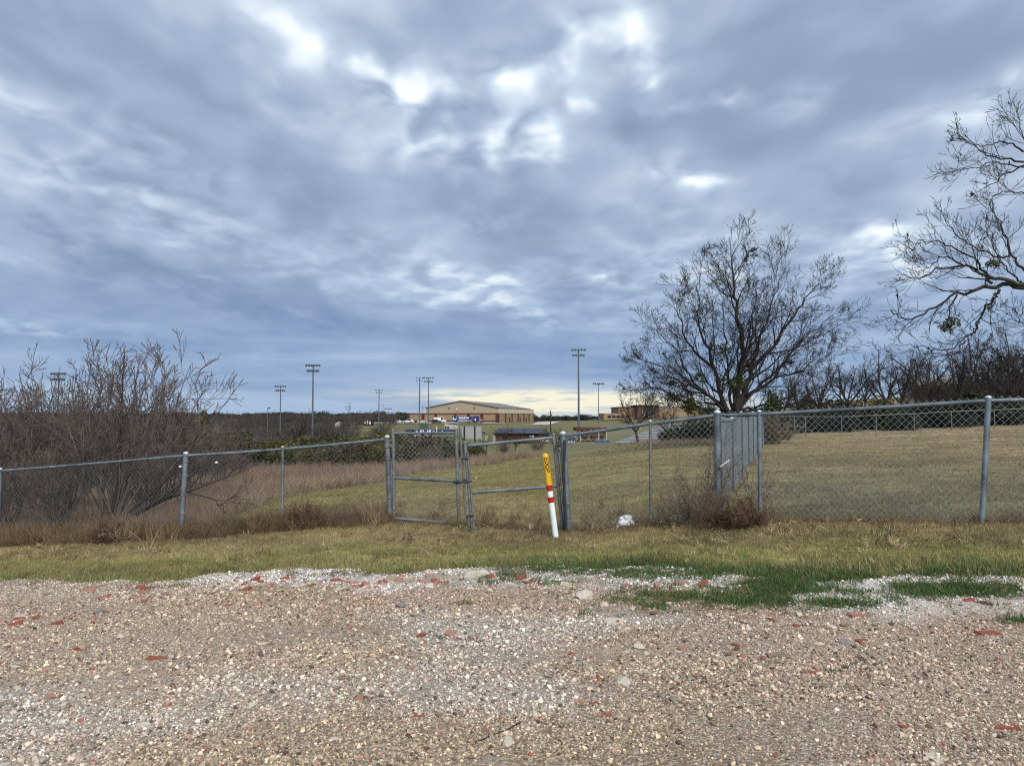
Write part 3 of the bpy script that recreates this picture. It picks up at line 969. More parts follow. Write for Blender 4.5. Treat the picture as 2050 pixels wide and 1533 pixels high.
def grow(polys, rng, p, d, L, r, lvl, cfg):
    """recursive twigs; cfg: dict of per-level lists"""
    k = cfg['k'][lvl]
    pts = path(rng, p, d, L, k, cfg['w'][lvl], cfg['t'][lvl])
    rmin = cfg['rmin']
    rr = np.maximum(np.linspace(r, max(r * .28, rmin), k), rmin)
    polys.append((pts, rr))
    if lvl + 1 < len(cfg['k']):
        kids(polys, rng, pts, rr, L, lvl, cfg)


def kids(polys, rng, pts, rr, L, lvl, cfg, t0=None, nmul=1.0):
    k = len(pts)
    nk = cfg['n'][lvl] * nmul
    nk = int(nk) + (rng.random() < nk - int(nk))
    for i in range(nk):
        tt = (t0 if t0 is not None else cfg['t0']) + (1 - (t0 if t0 is not None else cfg['t0'])) * (i + rng.random()) / max(nk, 1)
        s_ = min(tt, .999) * (k - 1); a = int(s_); f = s_ - a
        p = pts[a] * (1 - f) + pts[a + 1] * f
        td = _norm(pts[a + 1] - pts[a])
        q = rng.normal(0, 1, 3); q = _norm(q - td * q.dot(td))
        an = rng.uniform(*cfg['ang'])
        nd = td * math.cos(an) + q * math.sin(an)
        ln = L * cfg['ratio'][lvl] * rng.uniform(.6, 1.25) * (1.2 - .65 * tt)
        r_ = max((rr[a] * (1 - f) + rr[a + 1] * f) * (.5 if lvl < 2 else .42), cfg['rmin'])
        grow(polys, rng, p, nd, ln, r_, lvl + 1, cfg)


def smooth_path(pts, m=4):
    """Catmull-Rom through the points"""
    P_ = np.asarray(pts, float)
    P_ = np.vstack([2 * P_[0] - P_[1], P_, 2 * P_[-1] - P_[-2]])
    out = []
    for i in range(1, len(P_) - 2):
        for s_ in np.arange(m) / m:
            a, b, c, d = P_[i - 1:i + 3]
            out.append(.5 * (2 * b + (c - a) * s_ + (2 * a - 5 * b + 4 * c - d) * s_ ** 2 + (3 * b - a - 3 * c + d) * s_ ** 3))
    out.append(P_[-2])
    return np.array(out)


def leaf_cloud(name, rng, blobs, nleaf, size, mat, tints=None, flat=1.0):
    """many leaf-sized faces through the volume of several blobs; blobs: (centre, radius)"""
    C = np.array([b[0] for b in blobs], float); Rb = np.array([b[1] for b in blobs], float)
    wt = Rb ** 2; k = rng.choice(len(blobs), nleaf, p=wt / wt.sum())
    v = rng.normal(0, 1, (nleaf, 3)); v /= np.linalg.norm(v, axis=1)[:, None]
    rad = Rb[k] * rng.uniform(.35, 1.08, nleaf) ** .6
    P_ = C[k] + v * rad[:, None] * np.array([1, 1, flat])
    a = rng.normal(0, 1, (nleaf, 3)); a /= np.linalg.norm(a, axis=1)[:, None]
    b = np.cross(a, rng.normal(0, 1, (nleaf, 3))); b /= np.linalg.norm(b, axis=1)[:, None]
    s_ = (size * rng.uniform(.6, 1.4, nleaf))[:, None]
    V_ = np.stack([P_ - a * s_ * .9, P_ + b * s_ * .35, P_ + a * s_, P_ - b * s_ * .35], 1).reshape(-1, 3)
    f = np.arange(nleaf * 4).reshape(-1, 4)
    me = mesh_from(name, V_, [f], [mat])
    if tints is not None:
        tt = np.array(tints)[rng.integers(0, len(tints), len(blobs))][k] * rng.uniform(.7, 1.35, (nleaf, 1))
        ca = me.color_attributes.new('tint', 'FLOAT_COLOR', 'POINT')
        ca.data.foreach_set('color', np.concatenate([np.repeat(tt, 4, 0), np.ones((nleaf * 4, 1))], 1).astype(np.float32).reshape(-1))
    return me


# ---- hero tree behind the fence corner
hr = np.random.default_rng(21)
HD = 29.0
hb = on_ground(1468, HD)
HERO = empty('bare_tree', hb, 'large bare spreading tree with a tall central leader behind the fence corner post', 'tree', 'bare winter trees')
fork = at(1468, 826, HD)
tr_ = smooth_path([hb - [0, 0, .2], hb + [.02, 0, .5], (hb + fork) / 2 + [.05, 0, .1], fork], 3)
mb = MB(); mb.tube(tr_, np.linspace(.40, .32, len(tr_)), 12)
tree_trunk = mb.build('trunk', BARK_DARK, HERO, True)
cfg = dict(k=[9, 6, 5, 4, 3], w=[.14, .16, .15, .12, .10], t=[.06, .10, .10, .08, .06], n=[17, 6.5, 3.6, 2.2, 0], ratio=[.37, .52, .62, .75], ang=(.38, .92), t0=.14, rmin=.0048)
limbs = [([(1474, 770), (1488, 690), (1480, 610), (1466, 545), (1473, 485), (1477, 452)], 0, .15),
         ([(1478, 600), (1450, 535), (1420, 487)], .3, .030), ([(1472, 525), (1495, 495), (1512, 480)], -.2, .025),
         ([(1448, 800), (1432, 740), (1398, 660), (1388, 590), (1394, 530)], -.8, .12), ([(1425, 730), (1390, 690), (1350, 620), (1345, 560)], 1.0, .06),
         ([(1440, 808), (1392, 760), (1330, 690), (1280, 640)], -.6, .095), ([(1400, 770), (1350, 755), (1310, 725), (1270, 710)], .9, .05),
         ([(1436, 826), (1370, 800), (1300, 778), (1240, 786)], -.4, .075), ([(1390, 812), (1340, 805), (1290, 808)], -1.2, .04),
         ([(1482, 790), (1505, 720), (1538, 650), (1560, 570), (1588, 512)], .4, .12), ([(1500, 740), (1550, 690), (1600, 620), (1640, 575), (1682, 537)], -.6, .085),
         ([(1492, 800), (1545, 745), (1610, 690), (1655, 650), (1685, 615)], .9, .09), ([(1540, 755), (1600, 740), (1650, 715), (1690, 695)], -.3, .05),
         ([(1496, 820), (1550, 803), (1620, 780), (1680, 765)], 1.2, .065), ([(1540, 812), (1590, 815), (1640, 822)], -1.0, .04),
         ([(1468, 770), (1452, 690), (1440, 620), (1432, 570)], 2.4, .07), ([(1478, 760), (1505, 690), (1512, 620), (1520, 570)], -2.4, .07)]
polys = []
for pts, dd, r0 in limbs:
    m_ = len(pts)
    pts = [(1468 + (a - 1468) * (.90 if i_ > 1 else 1), 842 + (b - 842) * (.94 if i_ > 1 or dd else .955)) for i_, (a, b) in enumerate(pts)]
    P3 = [fork + np.array([hr.normal(0, .05), 0, -.1])] if pts[0][1] > 750 else []
    P3 += [at(px + hr.normal(0, 4), py + hr.normal(0, 4), HD + dd * (i + 1) / m_ * 1.0 + hr.normal(0, .1)) for i, (px, py) in enumerate(pts)]
    sp = smooth_path(P3, 4)
    sp[2:-1] += hr.normal(0, .045, (len(sp) - 3, 3))
    rr = np.maximum(.009 + (r0 - .009) * (1 - np.linspace(0, 1, len(sp))) ** 1.3, .008)
    polys.append((sp, rr))
    Ln = np.linalg.norm(np.diff(sp, axis=0), axis=1).sum()
    kids(polys, hr, sp, rr, Ln * (.62 if r0 == .15 else 1), 0, cfg, .16, .75 if r0 in (.15, .030, .025) else 1.0)
link('crown', tubes_mesh('crown', [(p - hb, r) for p, r in polys], [BARK_DARK]), HERO)
for (px, py, rad, n_, dd) in [(1440, 705, .30, 260, -.4), (1475, 770, .42, 420, -.6), (1398, 752, .18, 120, -.4), (1380, 810, .38, 380, -.8), (1545, 808, .40, 420, -.8), (1420, 828, .40, 380, -.7), (1350, 795, .22, 140, -.5), (1500, 735, .2, 120, .2), (1345, 768, .16, 90, .3), (1578, 725, .17, 90, .2)]:
    c0 = at(px, py, HD + dd) - hb
    bl = [(c0 + hr.normal(0, rad * .5, 3), rad * hr.uniform(.4, .8)) for _ in range(6)]
    link('mistletoe', leaf_cloud('mistletoe', hr, bl, n_, .065, LEAF_MISTLE), HERO)['kind'] = 'stuff'
# last dead leaves on the twig ends
ends = np.array([p[-1] for p, r in polys if r[0] < .012]); sel = ends[hr.choice(len(ends), 30)] - hb
link('dead_leaves', leaf_cloud('dead_leaves', hr, [(e, .05) for e in sel], 45, .075, BARK_BLACK), HERO)['kind'] = 'stuff'

# ---- the big tree whose limbs reach in from the right
RD = 13.0
rb = on_ground(2380, RD)
RT = empty('overhanging_tree', rb, 'big dark tree at the right edge whose bare limbs reach into the sky', 'tree', 'bare winter trees')
rtrunk = smooth_path([rb - [0, 0, .2], at(2375, 860, RD), at(2350, 640, RD), at(2330, 420, RD), at(2345, 180, RD), at(2330, -60, RD)], 3)
mb = MB(); mb.tube(rtrunk, np.linspace(.34, .12, len(rtrunk)), 12); mb.build('trunk', BARK_DARK, RT, True)
rr_ = np.random.default_rng(33)
cfgR = dict(k=[8, 6, 4, 3], w=[.12, .15, .16, .14], t=[.05, .09, .10, .08], n=[9, 4.2, 2.6, 0], ratio=[.32, .55, .70], ang=(.3, .85), t0=.15, rmin=.0030)
RL = [([(2345, 640), (2180, 590), (2050, 572), (1985, 577), (1915, 592), (1860, 625), (1815, 640), (1782, 622)], .0, .085, .012),
      ([(2050, 572), (1990, 560), (1930, 535), (1870, 540), (1835, 555), (1800, 552)], -.3, .05, .008),
      ([(2000, 577), (1985, 600), (1960, 640), (1935, 680), (1890, 700), (1840, 690), (1795, 690)], .25, .035, .007),
      ([(1915, 592), (1900, 610), (1896, 640), (1890, 655)], -.1, .022, .010),
      ([(1960, 640), (1950, 670), (1955, 690), (1965, 705)], .1, .018, .006), ([(1935, 680), (1900, 712), (1860, 730), (1830, 722)], -.2, .018, .006),
      ([(1990, 590), (1975, 608), (1990, 625), (2003, 612)], -.1, .012, .005),
      ([(2345, 560), (2150, 540), (2050, 545), (2030, 512), (2000, 515), (1960, 500), (1915, 470), (1888, 435)], .5, .05, .008),
      ([(2030, 512), (2010, 470), (1990, 430), (1950, 400)], .2, .03, .006), ([(1985, 565), (1950, 520), (1900, 490), (1850, 480), (1820, 505)], -.4, .03, .006),
      ([(1930, 535), (1890, 515), (1850, 530), (1815, 508)], .3, .022, .006), ([(2050, 572), (2020, 540), (1985, 490), (1975, 430)], .0, .025, .006),
      ([(2340, 420), (2150, 350), (2050, 328), (2000, 318), (1955, 298), (1908, 270)], .3, .05, .008),
      ([(2150, 350), (2050, 335), (1985, 332), (1935, 342), (1905, 350)], -.2, .028, .006), ([(2050, 330), (2010, 355), (1980, 372), (1977, 382)], .1, .02, .006),
      ([(2340, 450), (2150, 400), (2050, 385), (2010, 388), (1985, 393)], .2, .03, .007), ([(2345, 320), (2150, 300), (2060, 285), (2045, 255), (2040, 240)], .0, .04, .006),
      ([(2050, 300), (2010, 285), (1975, 290), (1930, 285), (1915, 262)], .3, .022, .006),
      ([(2345, 700), (2200, 690), (2060, 650), (2040, 640)], .3, .03, .006)]
polys = []
for pts, dd, r0, r1 in RL:
    P3 = [at(px + rr_.normal(0, 2), py + rr_.normal(0, 2), RD + dd * i / len(pts) + rr_.normal(0, .05)) for i, (px, py) in enumerate(pts)]
    sp = smooth_path(P3, 5)
    sp[1:-1] += rr_.normal(0, .022, (len(sp) - 2, 3))
    r0 *= .82; r1 *= .8
    rad = r1 + (r0 - r1) * (1 - np.linspace(0, 1, len(sp))) ** 1.7
    polys.append((sp, rad))
    Ln = min(np.linalg.norm(np.diff(sp, axis=0), axis=1).sum(), 2.6)
    kids(polys, rr_, sp, rad, Ln, 0, cfgR, .12 if pts[0][0] < 2100 else .45, 1.3 if pts[0][1] > 460 else .85)
link('crown', tubes_mesh('crown', [(p - rb, r) for p, r in polys], [BARK_BLACK]), RT)
for (px, py, rad, n_) in [(1896, 655, .12, 230), (1985, 530, .11, 120)]:
    c0 = at(px, py, RD - .1) - rb
    link('mistletoe', leaf_cloud('mistletoe', rr_, [(c0 + rr_.normal(0, rad * .5, 3), rad * rr_.uniform(.4, .8)) for _ in range(6)], n_, .034, LEAF_MISTLE), RT)['kind'] = 'stuff'
ends = np.array([p[-1] for p, r in polys if r[0] < .006]); sel = ends[rr_.choice(len(ends), 60)] - rb
link('dead_leaves', leaf_cloud('dead_leaves', rr_, [(e, .03) for e in sel], 70, .040, BARK_BLACK), RT)['kind'] = 'stuff'


# ---- generic bare trees (unit: about 7 m tall) for the wood on the right and far ones
def make_tree(seed, H, spread, name, label, mat, loc, multi=1, levels=4, rmin=.012, group=None, dens=1.0, cat='tree'):
    rg = np.random.default_rng(seed)
    root = empty(name, loc, label, cat, group)
    polys, trunkp = [], []
    for s_ in range(multi):
        a = rg.uniform(0, 6.283)
        d0 = _norm(np.array([math.cos(a) * (.12 if multi == 1 else spread), math.sin(a) * (.12 if multi == 1 else spread), 1]))
        th = H * (.30 if multi == 1 else .14)
        tp = path(rg, np.array([rg.normal(0, .05), rg.normal(0, .05), -.15]), d0, th, 5, .07, .05)
        tr0 = H * (.026 if multi == 1 else .0105)
        trunkp.append((tp, np.linspace(tr0, tr0 * .8, 5)))
        nl = int(6 * dens) if multi == 1 else 3
        cf = dict(k=[8, 6, 4, 3], w=[.12, .13, .11, .10], t=[.05, .04, .03, .03], n=[9 * dens, 5.0, 2.8, 0], ratio=[.42, .55, .68], ang=(.3, .85), t0=.2, rmin=rmin)
        if levels == 3: cf.update(k=[7, 5, 3], w=[.13, .2, .25], t=[.06, .05, .04], n=[8 * dens, 4, 0], ratio=[.42, .5])
        for i in range(nl):
            aa = 6.283 * (i + rg.random()) / nl
            tilt = rg.uniform(.15, 1.15) * (spread if multi == 1 else .5)
            d = _norm(np.array([math.cos(aa) * math.sin(tilt), math.sin(aa) * math.sin(tilt), math.cos(tilt)]) + (d0 * .6 if multi > 1 else 0))
            grow(polys, rg, tp[-1 if i % 2 else -2], d, H * rg.uniform(.5, .72) * (1 if multi == 1 else 1.15), tr0 * .55, 0, cf)
    link('trunk', tubes_mesh('trunk', trunkp, [mat]), root)
    link('crown', tubes_mesh('crown', polys, [mat]), root)
    return root


RIGHT_TREES = [  # px, distance, height m, variant
    (1690, 60, 6.0, 0), (1765, 58, 6.2, 1), (1805, 66, 5.8, 2), (1862, 62, 6.6, 0), (1915, 58, 6.4, 2), (1965, 64, 7.4, 1), (2020, 57, 6.8, 0), (2062, 60, 7.6, 2), (2110, 58, 7.2, 1),
    (1640, 70, 5.6, 2), (1600, 63, 5.0, 1), (1840, 80, 6.2, 1), (1940, 82, 6.6, 0), (1990, 74, 7.0, 2), (2040, 78, 8.0, 1), (2170, 58, 7.2, 0), (1735, 84, 5.2, 0), (1560, 58, 4.6, 2)]
RLAB = ['roundest bare tree standing alone before the dry grass slope right of the large spreading tree', 'slender forked bare tree just right of the gap of open sky', 'low bare tree behind the forked tree on its right',
        'bare tree in front of the house roof at the wood', 'dark bare tree right of the house roof at the wood', 'tall bare tree under the hanging mistletoe limb at the wood', 'dense dark bare tree near the right picture edge', 'tallest dark bare tree at the right edge of the wood', 'bare tree outside the right end of the wood',
        'faint bare tree close behind the right side of the large spreading tree', 'small bare tree tangled in the lower right limbs of the large spreading tree', 'bare tree far back behind the house roof', 'bare tree far back above the right fence post', 'bare tree behind the tall one under the hanging limb', 'bare tree far back at the right picture edge', 'bare tree beyond the right end of the wood', 'distant small bare tree on the dry grass slope', 'stubby bare tree behind the end post of the side fence']
VAR = []
for i, (px, d, h, v) in enumerate(RIGHT_TREES):
    loc = on_ground(px, d)
    if len(VAR) < 3:
        o = make_tree(100 + i, 7.0, .95, 'bare_tree', RLAB[i], BARK_BLACK, loc, 1, 4, .010, 'bare winter trees', 1.1)
        VAR.append(o); o.scale = (h / 7.0,) * 3
    else:
        copy_tree(VAR[v], None, RLAB[i], loc, hr.uniform(0, 6.28), h / 7.0)
for px, d, h, v, lb in [(600, 95, 5.2, 1, 'bare tree with a dark nest clump left of the tall floodlight pole'), (652, 100, 4.4, 0, 'pale bare tree just right of the tall floodlight pole'), (1276, 46, 3.6, 2, 'fan shaped bare bush tree in front of the tan school building'),
                        (1085, 120, 3.6, 1, 'small bare tree in front of the dark roofed brick building'), (905, 60, .1, 1, None), (760, 140, 3.0, 2, 'low bare tree at the green slope left of the parked cars'), (1010, 150, 4.5, 0, 'bare tree on the bank left of the dark roofed building'), (1340, 60, 3.2, 0, 'low bare tree in front of the grey bleachers'), (1030, 95, 3.6, 2, 'bare bush tree before the left half of the dark roofed building'), (1118, 85, 3.4, 0, 'bare bush tree just left of the thick gate post'), (975, 110, 2.6, 1, 'small bare bush before the white cabinets'), (700, 120, 3.4, 0, 'bare bush tree left of the green slope'), (730, 100, 2.6, 2, 'low bare bush below the parked cars')]:
    if lb: copy_tree(VAR[v], None, lb, on_ground(px, d), px * .7, h / 7.0)

# ---- the thicket on the left
SH = []
LEFT = [(215, 12.6, 3.1, 'multi stemmed bare shrub with a thick low limb reaching right behind the left fence'), (60, 14.5, 3.4, 'bare shrub of upright stems near the left picture edge'), (140, 16.5, 4.0, 'tall bare shrub around the floodlight behind the left thicket'),
        (-60, 14.0, 3.2, 'bare shrub cut by the left picture edge'), (260, 16.0, 4.6, 'tallest bare shrub of the left thicket with a straight dark stem'), (330, 18.0, 3.1, 'bare shrub right of the tallest stem in the left thicket'), (20, 19.0, 3.4, 'bare shrub far back at the left picture edge'),
        (395, 21.0, 2.6, 'thin pale bare shrub in front of the dark juniper'), (440, 24.0, 2.7, 'rightmost bare shrub of the left thicket'), (95, 22.0, 3.3, 'bare shrub far back in the middle of the left thicket'), (200, 24.0, 3.4, 'bare shrub deep behind the tallest stem'), (310, 14.2, 2.0, 'low bare shrub behind the fence left of its first terminal post'),
        (130, 12.9, 1.9, 'low grey tangle of a shrub behind the rail at left'), (10, 12.9, 1.9, 'low grey tangle of a shrub at the left end of the fence')]
for i, (px, d, h, lb) in enumerate(LEFT):
    loc = on_ground(px, d)
    if i < 3:
        o = make_tree(300 + i, 3.0, .62, 'bare_shrub', lb, BARK_GREY, loc, [8, 7, 7][i], 4, .0040, 'bare shrubs of the left thicket', .46, 'shrub')
        SH.append(o); o.scale = (h / 3.0,) * 3
    else:
        copy_tree(SH[i % 3], None, lb, loc, px * .37 + i, (h / 3.0 * .95, h / 3.0 * .95, h / 3.0))
# the thick low limb
lb0 = on_ground(222, 12.6)
pl = []
rg = np.random.default_rng(9)
cfL = dict(k=[7, 5, 4], w=[.1, .18, .2], t=[.03, .03, .03], n=[6, 3, 0], ratio=[.32, .5], ang=(.3, .8), t0=.3, rmin=.0045)
for pts, r0 in [([(225, 1050), (270, 1030), (330, 1000), (375, 985), (440, 960), (500, 938)], .030), ([(222, 1050), (290, 1000), (340, 955), (362, 938)], .022), ([(228, 1050), (320, 1000), (410, 930), (440, 905)], .026),
                ([(225, 1050), (200, 970), (170, 920), (150, 890)], .026), ([(375, 985), (430, 1000), (440, 1010), (500, 975)], .012), ([(220, 1050), (236, 960), (243, 860), (246, 760), (250, 700)], .034)]:
    sp = smooth_path([at(px, py, 12.5 + .12 * k) for k, (px, py) in enumerate(pts)], 4)
    rad = np.linspace(r0, .006, len(sp)); pl.append((sp, rad)); kids(pl, rg, sp, rad, 1.9, 0, cfL, .25)
link('low_limb', tubes_mesh('low_limb', [((p - ORG[SH[0].name]) / SH[0].scale[0], r / SH[0].scale[0]) for p, r in pl], [BARK_DARK]), SH[0])
# sapling in front of the fence
sb = ground_hit(122, 1086)
SAP = make_tree(410, 1.3, .7, 'sapling', 'small bare forked sapling in front of the leftmost fence stretch', BARK_GREY, sb, 3, 3, .004, None, .7, 'shrub')
# dense brush further back on the left, one mass
n = 190
y = 30 * (95 / 30) ** gr.random(n); px_ = gr.uniform(-260, 480, n); px_ = np.where(y > 45, gr.uniform(-300, 800, n), px_)
x = (px_ - CX) / F * y; z = Z(x, y)
s_ = gr.uniform(.34, .62, n) * np.clip(.6 + y * .014, .7, 1.5)
o = scatter('undergrowth', np.stack([x, y, z], 1), np.stack([np.zeros(n), np.zeros(n), gr.uniform(0, 6.3, n)], 1), np.stack([s_ * 1.1, s_ * 1.1, s_], 1), np.ones((n, 3)), gr.integers(0, 3, n),
            [[c_ for c_ in r_.children if c_.name.startswith('crown')][0] for r_ in SH], None)
tag(o, 'dense grey brown winter brush filling the left background', 'undergrowth', kind='stuff')

# ---- junipers and evergreen bushes
JT = [(.052, .056, .028), (.090, .088, .028), (.165, .145, .028), (.070, .068, .034), (.075, .062, .042)]
JD = [(.020, .028, .017), (.030, .036, .016), (.045, .050, .018)]


def make_bush(seed, wd_, ht, name, label, loc, tints, n=1700, size=.15, group=None, cone=False):
    rg = np.random.default_rng(seed)
    root = empty(name, loc, label, 'bush', group)
    bl = []
    for _ in range(22):
        if cone:
            hh = rg.uniform(.05, .95); r_ = wd_ * .5 * (1 - hh) * rg.uniform(.4, 1); a = rg.uniform(0, 6.283)
            bl.append((np.array([r_ * math.cos(a), r_ * math.sin(a), hh * ht]), wd_ * .24 * (1.15 - hh)))
        else:
            a = rg.uniform(0, 6.283); r_ = wd_ * .40 * math.sqrt(rg.random()); hh = rg.uniform(.1, .82) * (1 - .5 * (r_ / wd_ / .4) ** 2)
            bl.append((np.array([r_ * math.cos(a), r_ * math.sin(a), hh * ht]), wd_ * rg.uniform(.10, .22)))
    link('foliage', leaf_cloud('foliage', rg, bl, n, size, LEAF_GREEN, tints, .85), root)
    st = [(path(rg, np.array([0, 0, -.1]), _norm(np.array([rg.normal(0, .3), rg.normal(0, .3), 1])), ht * .75, 5, .1, .05), np.linspace(.05, .02, 5)) for _ in range(4)]
    link('stem', tubes_mesh('stem', st, [BARK_BLACK]), root)
    return root


JB = []
JUN = [(505, 44, 2.3), (560, 47, 2.2), (620, 50, 2.5), (680, 46, 2.0), (735, 50, 3.0), (790, 52, 2.9), (850, 50, 2.6), (888, 54, 2.4), (470, 60, 3.0), (590, 66, 2.8), (660, 70, 3.0), (720, 74, 2.8), (640, 44, 1.6), (930, 66, 1.9)]
JLAB = ['yellow green juniper above the fence rail at the left end of the bush row', 'second juniper of the row behind the left line post', 'broad dark juniper below the tall floodlight pole', 'low yellowish juniper below the pale bare tree', 'dark juniper just left of the left gate post', 'juniper seen through the top of the closed gate at left',
        'low dark juniper seen through the middle of the closed gate', 'juniper seen through the closed gate at its right', 'grey green juniper behind the left end of the bush row', 'dull juniper behind the bare tree with the nest', 'dull juniper in the second row right of the tall floodlight pole', 'dull juniper in the second row left of the gates', 'low front juniper at the edge of the brown field', 'small juniper under the grey board wall']
for i, (px, d, h) in enumerate(JUN):
    loc = on_ground(px, d)
    if i < 3:
        o = make_bush(500 + i, 3.0, 2.0, 'juniper_bush', JLAB[i], loc, JT, 2600, .12, 'junipers in the row behind the brown field'); JB.append(o)
        o.scale = (h / 2.0 * 1.15, h / 2.0 * 1.15, h / 2.0)
    else:
        copy_tree(JB[i % 3], None, JLAB[i], loc, i * 1.3, (h / 2 * 1.15, h / 2 * 1.15, h / 2))
n = 230
y = gr.uniform(45, 78, n); px_ = gr.uniform(450, 950, n); x = (px_ - CX) / F * y
s_ = gr.uniform(.45, .95, n) * np.clip(1.15 - (px_ - 700) / 700, .6, 1.1)
o = scatter('juniper_thicket', np.stack([x, y, Z(x, y)], 1), np.stack([np.zeros(n), np.zeros(n), gr.uniform(0, 6.3, n)], 1), np.stack([s_, s_, s_], 1), np.ones((n, 3)), gr.integers(0, 3, n),
            [[c_ for c_ in r_.children if c_.name.startswith('foliage')][0] for r_ in JB], None)
tag(o, 'low thicket of olive green brush filling in between the junipers', 'undergrowth', kind='stuff')
CONE = make_bush(520, 1.9, 3.0, 'juniper_tree', 'dark pointed juniper at the right end of the left thicket', on_ground(408, 33), JT, 2600, .11, None, True)
CONE.scale = (1.05, 1.05, 1.1)
# dark evergreens along the back fence of the right lawn
EB = []
EV = [(1560, 51, 2.2), (1612, 52, 2.6), (1668, 52, 2.4), (1720, 53, 2.9), (1772, 53, 2.2), (1800, 51, 1.8), (1850, 53, 2.4), (1905, 52, 2.6), (1960, 53, 2.8), (2015, 52, 3.0), (2070, 53, 2.6), (1400, 40, 1.6), (1355, 42, 1.3), (1540, 34, 1.3)]
ELAB = ['dark evergreen bush behind the left end of the back fence', 'second dark bush along the back fence', 'black green bush behind the third bay of the back fence', 'yellow topped evergreen behind the back fence below the slender forked tree', 'dark bush right of the yellow topped evergreen', 'grey green low bush with straw around it at the back fence', 'dark bush behind the back fence below the house',
        'dark bush left of the tall right fence post', 'dark bush right behind the tall right fence post', 'tall dark bush by the right end of the back fence', 'dark bush at the right picture edge behind the back fence', 'green bush at the foot of the large spreading tree on its left', 'low bush left of the large spreading tree', 'small green bush beside the end post of the side fence']
for i, (px, d, h) in enumerate(EV):
    loc = on_ground(px, d)
    if i < 3:
        o = make_bush(540 + i, 2.6, 2.0, 'evergreen_bush', ELAB[i], loc, JD, 2400, .12, 'dark evergreens behind the back fence'); EB.append(o)
        o.scale = (h / 2.0 * 1.2, h / 2.0 * 1.2, h / 2.0)
    else:
        copy_tree(EB[i % 3] if i != 3 else JB[0], None, ELAB[i], loc, i * 1.7, (h / 2 * 1.2, h / 2 * 1.2, h / 2), 'dark evergreens behind the back fence')
n = 330
y = gr.uniform(52, 105, n); px_ = gr.uniform(1560, 2250, n); ok = (px_ > 1830) | (y < 56); y, px_ = y[ok], px_[ok]; n = len(y)
x = (px_ - CX) / F * y
s_ = gr.uniform(.16, .46, n) * np.clip((px_ - 1500) / 350, .5, 1.15)
o = scatter('wood_undergrowth', np.stack([x, y, Z(x, y)], 1), np.stack([np.zeros(n), np.zeros(n), gr.uniform(0, 6.3, n)], 1), np.stack([s_ * 1.5, s_ * 1.5, s_], 1), np.ones((n, 3)), gr.integers(0, 3, n),
            [[c_ for c_ in r_.children if c_.name.startswith('crown')][0] for r_ in VAR], None)
tag(o, 'tangled dark brush under the bare wood on the right', 'undergrowth', kind='stuff')
# far woods along the horizon
n = 2600
y = gr.uniform(480, 1500, n); px_ = gr.uniform(-500, 2500, n); px_ = np.where(gr.random(n) < .6, gr.uniform(-500, 830, n), px_)
x = (px_ - CX) / F * y
s_ = gr.uniform(2.2, 4.6, n) * np.where(px_ < 830, 1.15, .75)
o = scatter('far_woods', np.stack([x, y, Z(x, y) - 1], 1), np.stack([np.zeros(n), np.zeros(n), gr.uniform(0, 6.3, n)], 1), np.stack([s_ * 1.4, s_ * 1.4, s_], 1), np.ones((n, 3)), gr.integers(0, 3, n),
            [r_.children[0] if r_.children[0].name.startswith('foliage') else r_.children[1] for r_ in JB], LEAF_FAR)
tag(o, 'far line of dark woods along the horizon', 'woods', kind='stuff')
n = 900
y = gr.uniform(110, 460, n); px_ = gr.uniform(-500, 790, n)
x = (px_ - CX) / F * y
s_ = gr.uniform(.35, .62, n) * np.clip(y / 200, .8, 1.6)
o = scatter('bare_woods', np.stack([x, y, Z(x, y) - .3], 1), np.stack([np.zeros(n), np.zeros(n), gr.uniform(0, 6.3, n)], 1), np.stack([s_ * 1.5, s_ * 1.5, s_], 1), np.ones((n, 3)), gr.integers(0, 3, n),
            [[c_ for c_ in r_.children if c_.name.startswith('crown')][0] for r_ in VAR], M('distant_bare_branches', (.085, .073, .066), .95, .3, 2))
tag(o, 'wide belt of bare brown woods in the valley on the left', 'woods', kind='stuff')


# ---- dry weeds at the fence corner and elsewhere
def dry_bush(seed, loc, wd_, ht, mat, name, label, stems=26, up=.02, dens=1.0, rmin=.0022):
    rg = np.random.default_rng(seed)
    root = empty(name, loc, label, 'weed', None)
    pl = []
    cf = dict(k=[5, 4, 3], w=[.14, .2, .25], t=[up, up, 0], n=[6 * dens, 3.2, 0], ratio=[.42, .5], ang=(.35, 1.0), t0=.15, rmin=rmin)
    for i in range(stems):
        a = rg.uniform(0, 6.283); tl = rg.uniform(.1, 1.25) * min(1.0, wd_ / ht)
        d = _norm(np.array([math.cos(a) * math.sin(tl), math.sin(a) * math.sin(tl) * .8, math.cos(tl)]))
        L = rg.uniform(.6, 1.1) * (ht * math.cos(tl) + wd_ * .5 * math.sin(tl))
        grow(pl, rg, np.array([rg.normal(0, wd_ * .06), rg.normal(0, wd_ * .06), -.02]), d, L, .004, 0, cf)
    link('twigs', tubes_mesh('twigs', pl, [mat]), root)
    return root


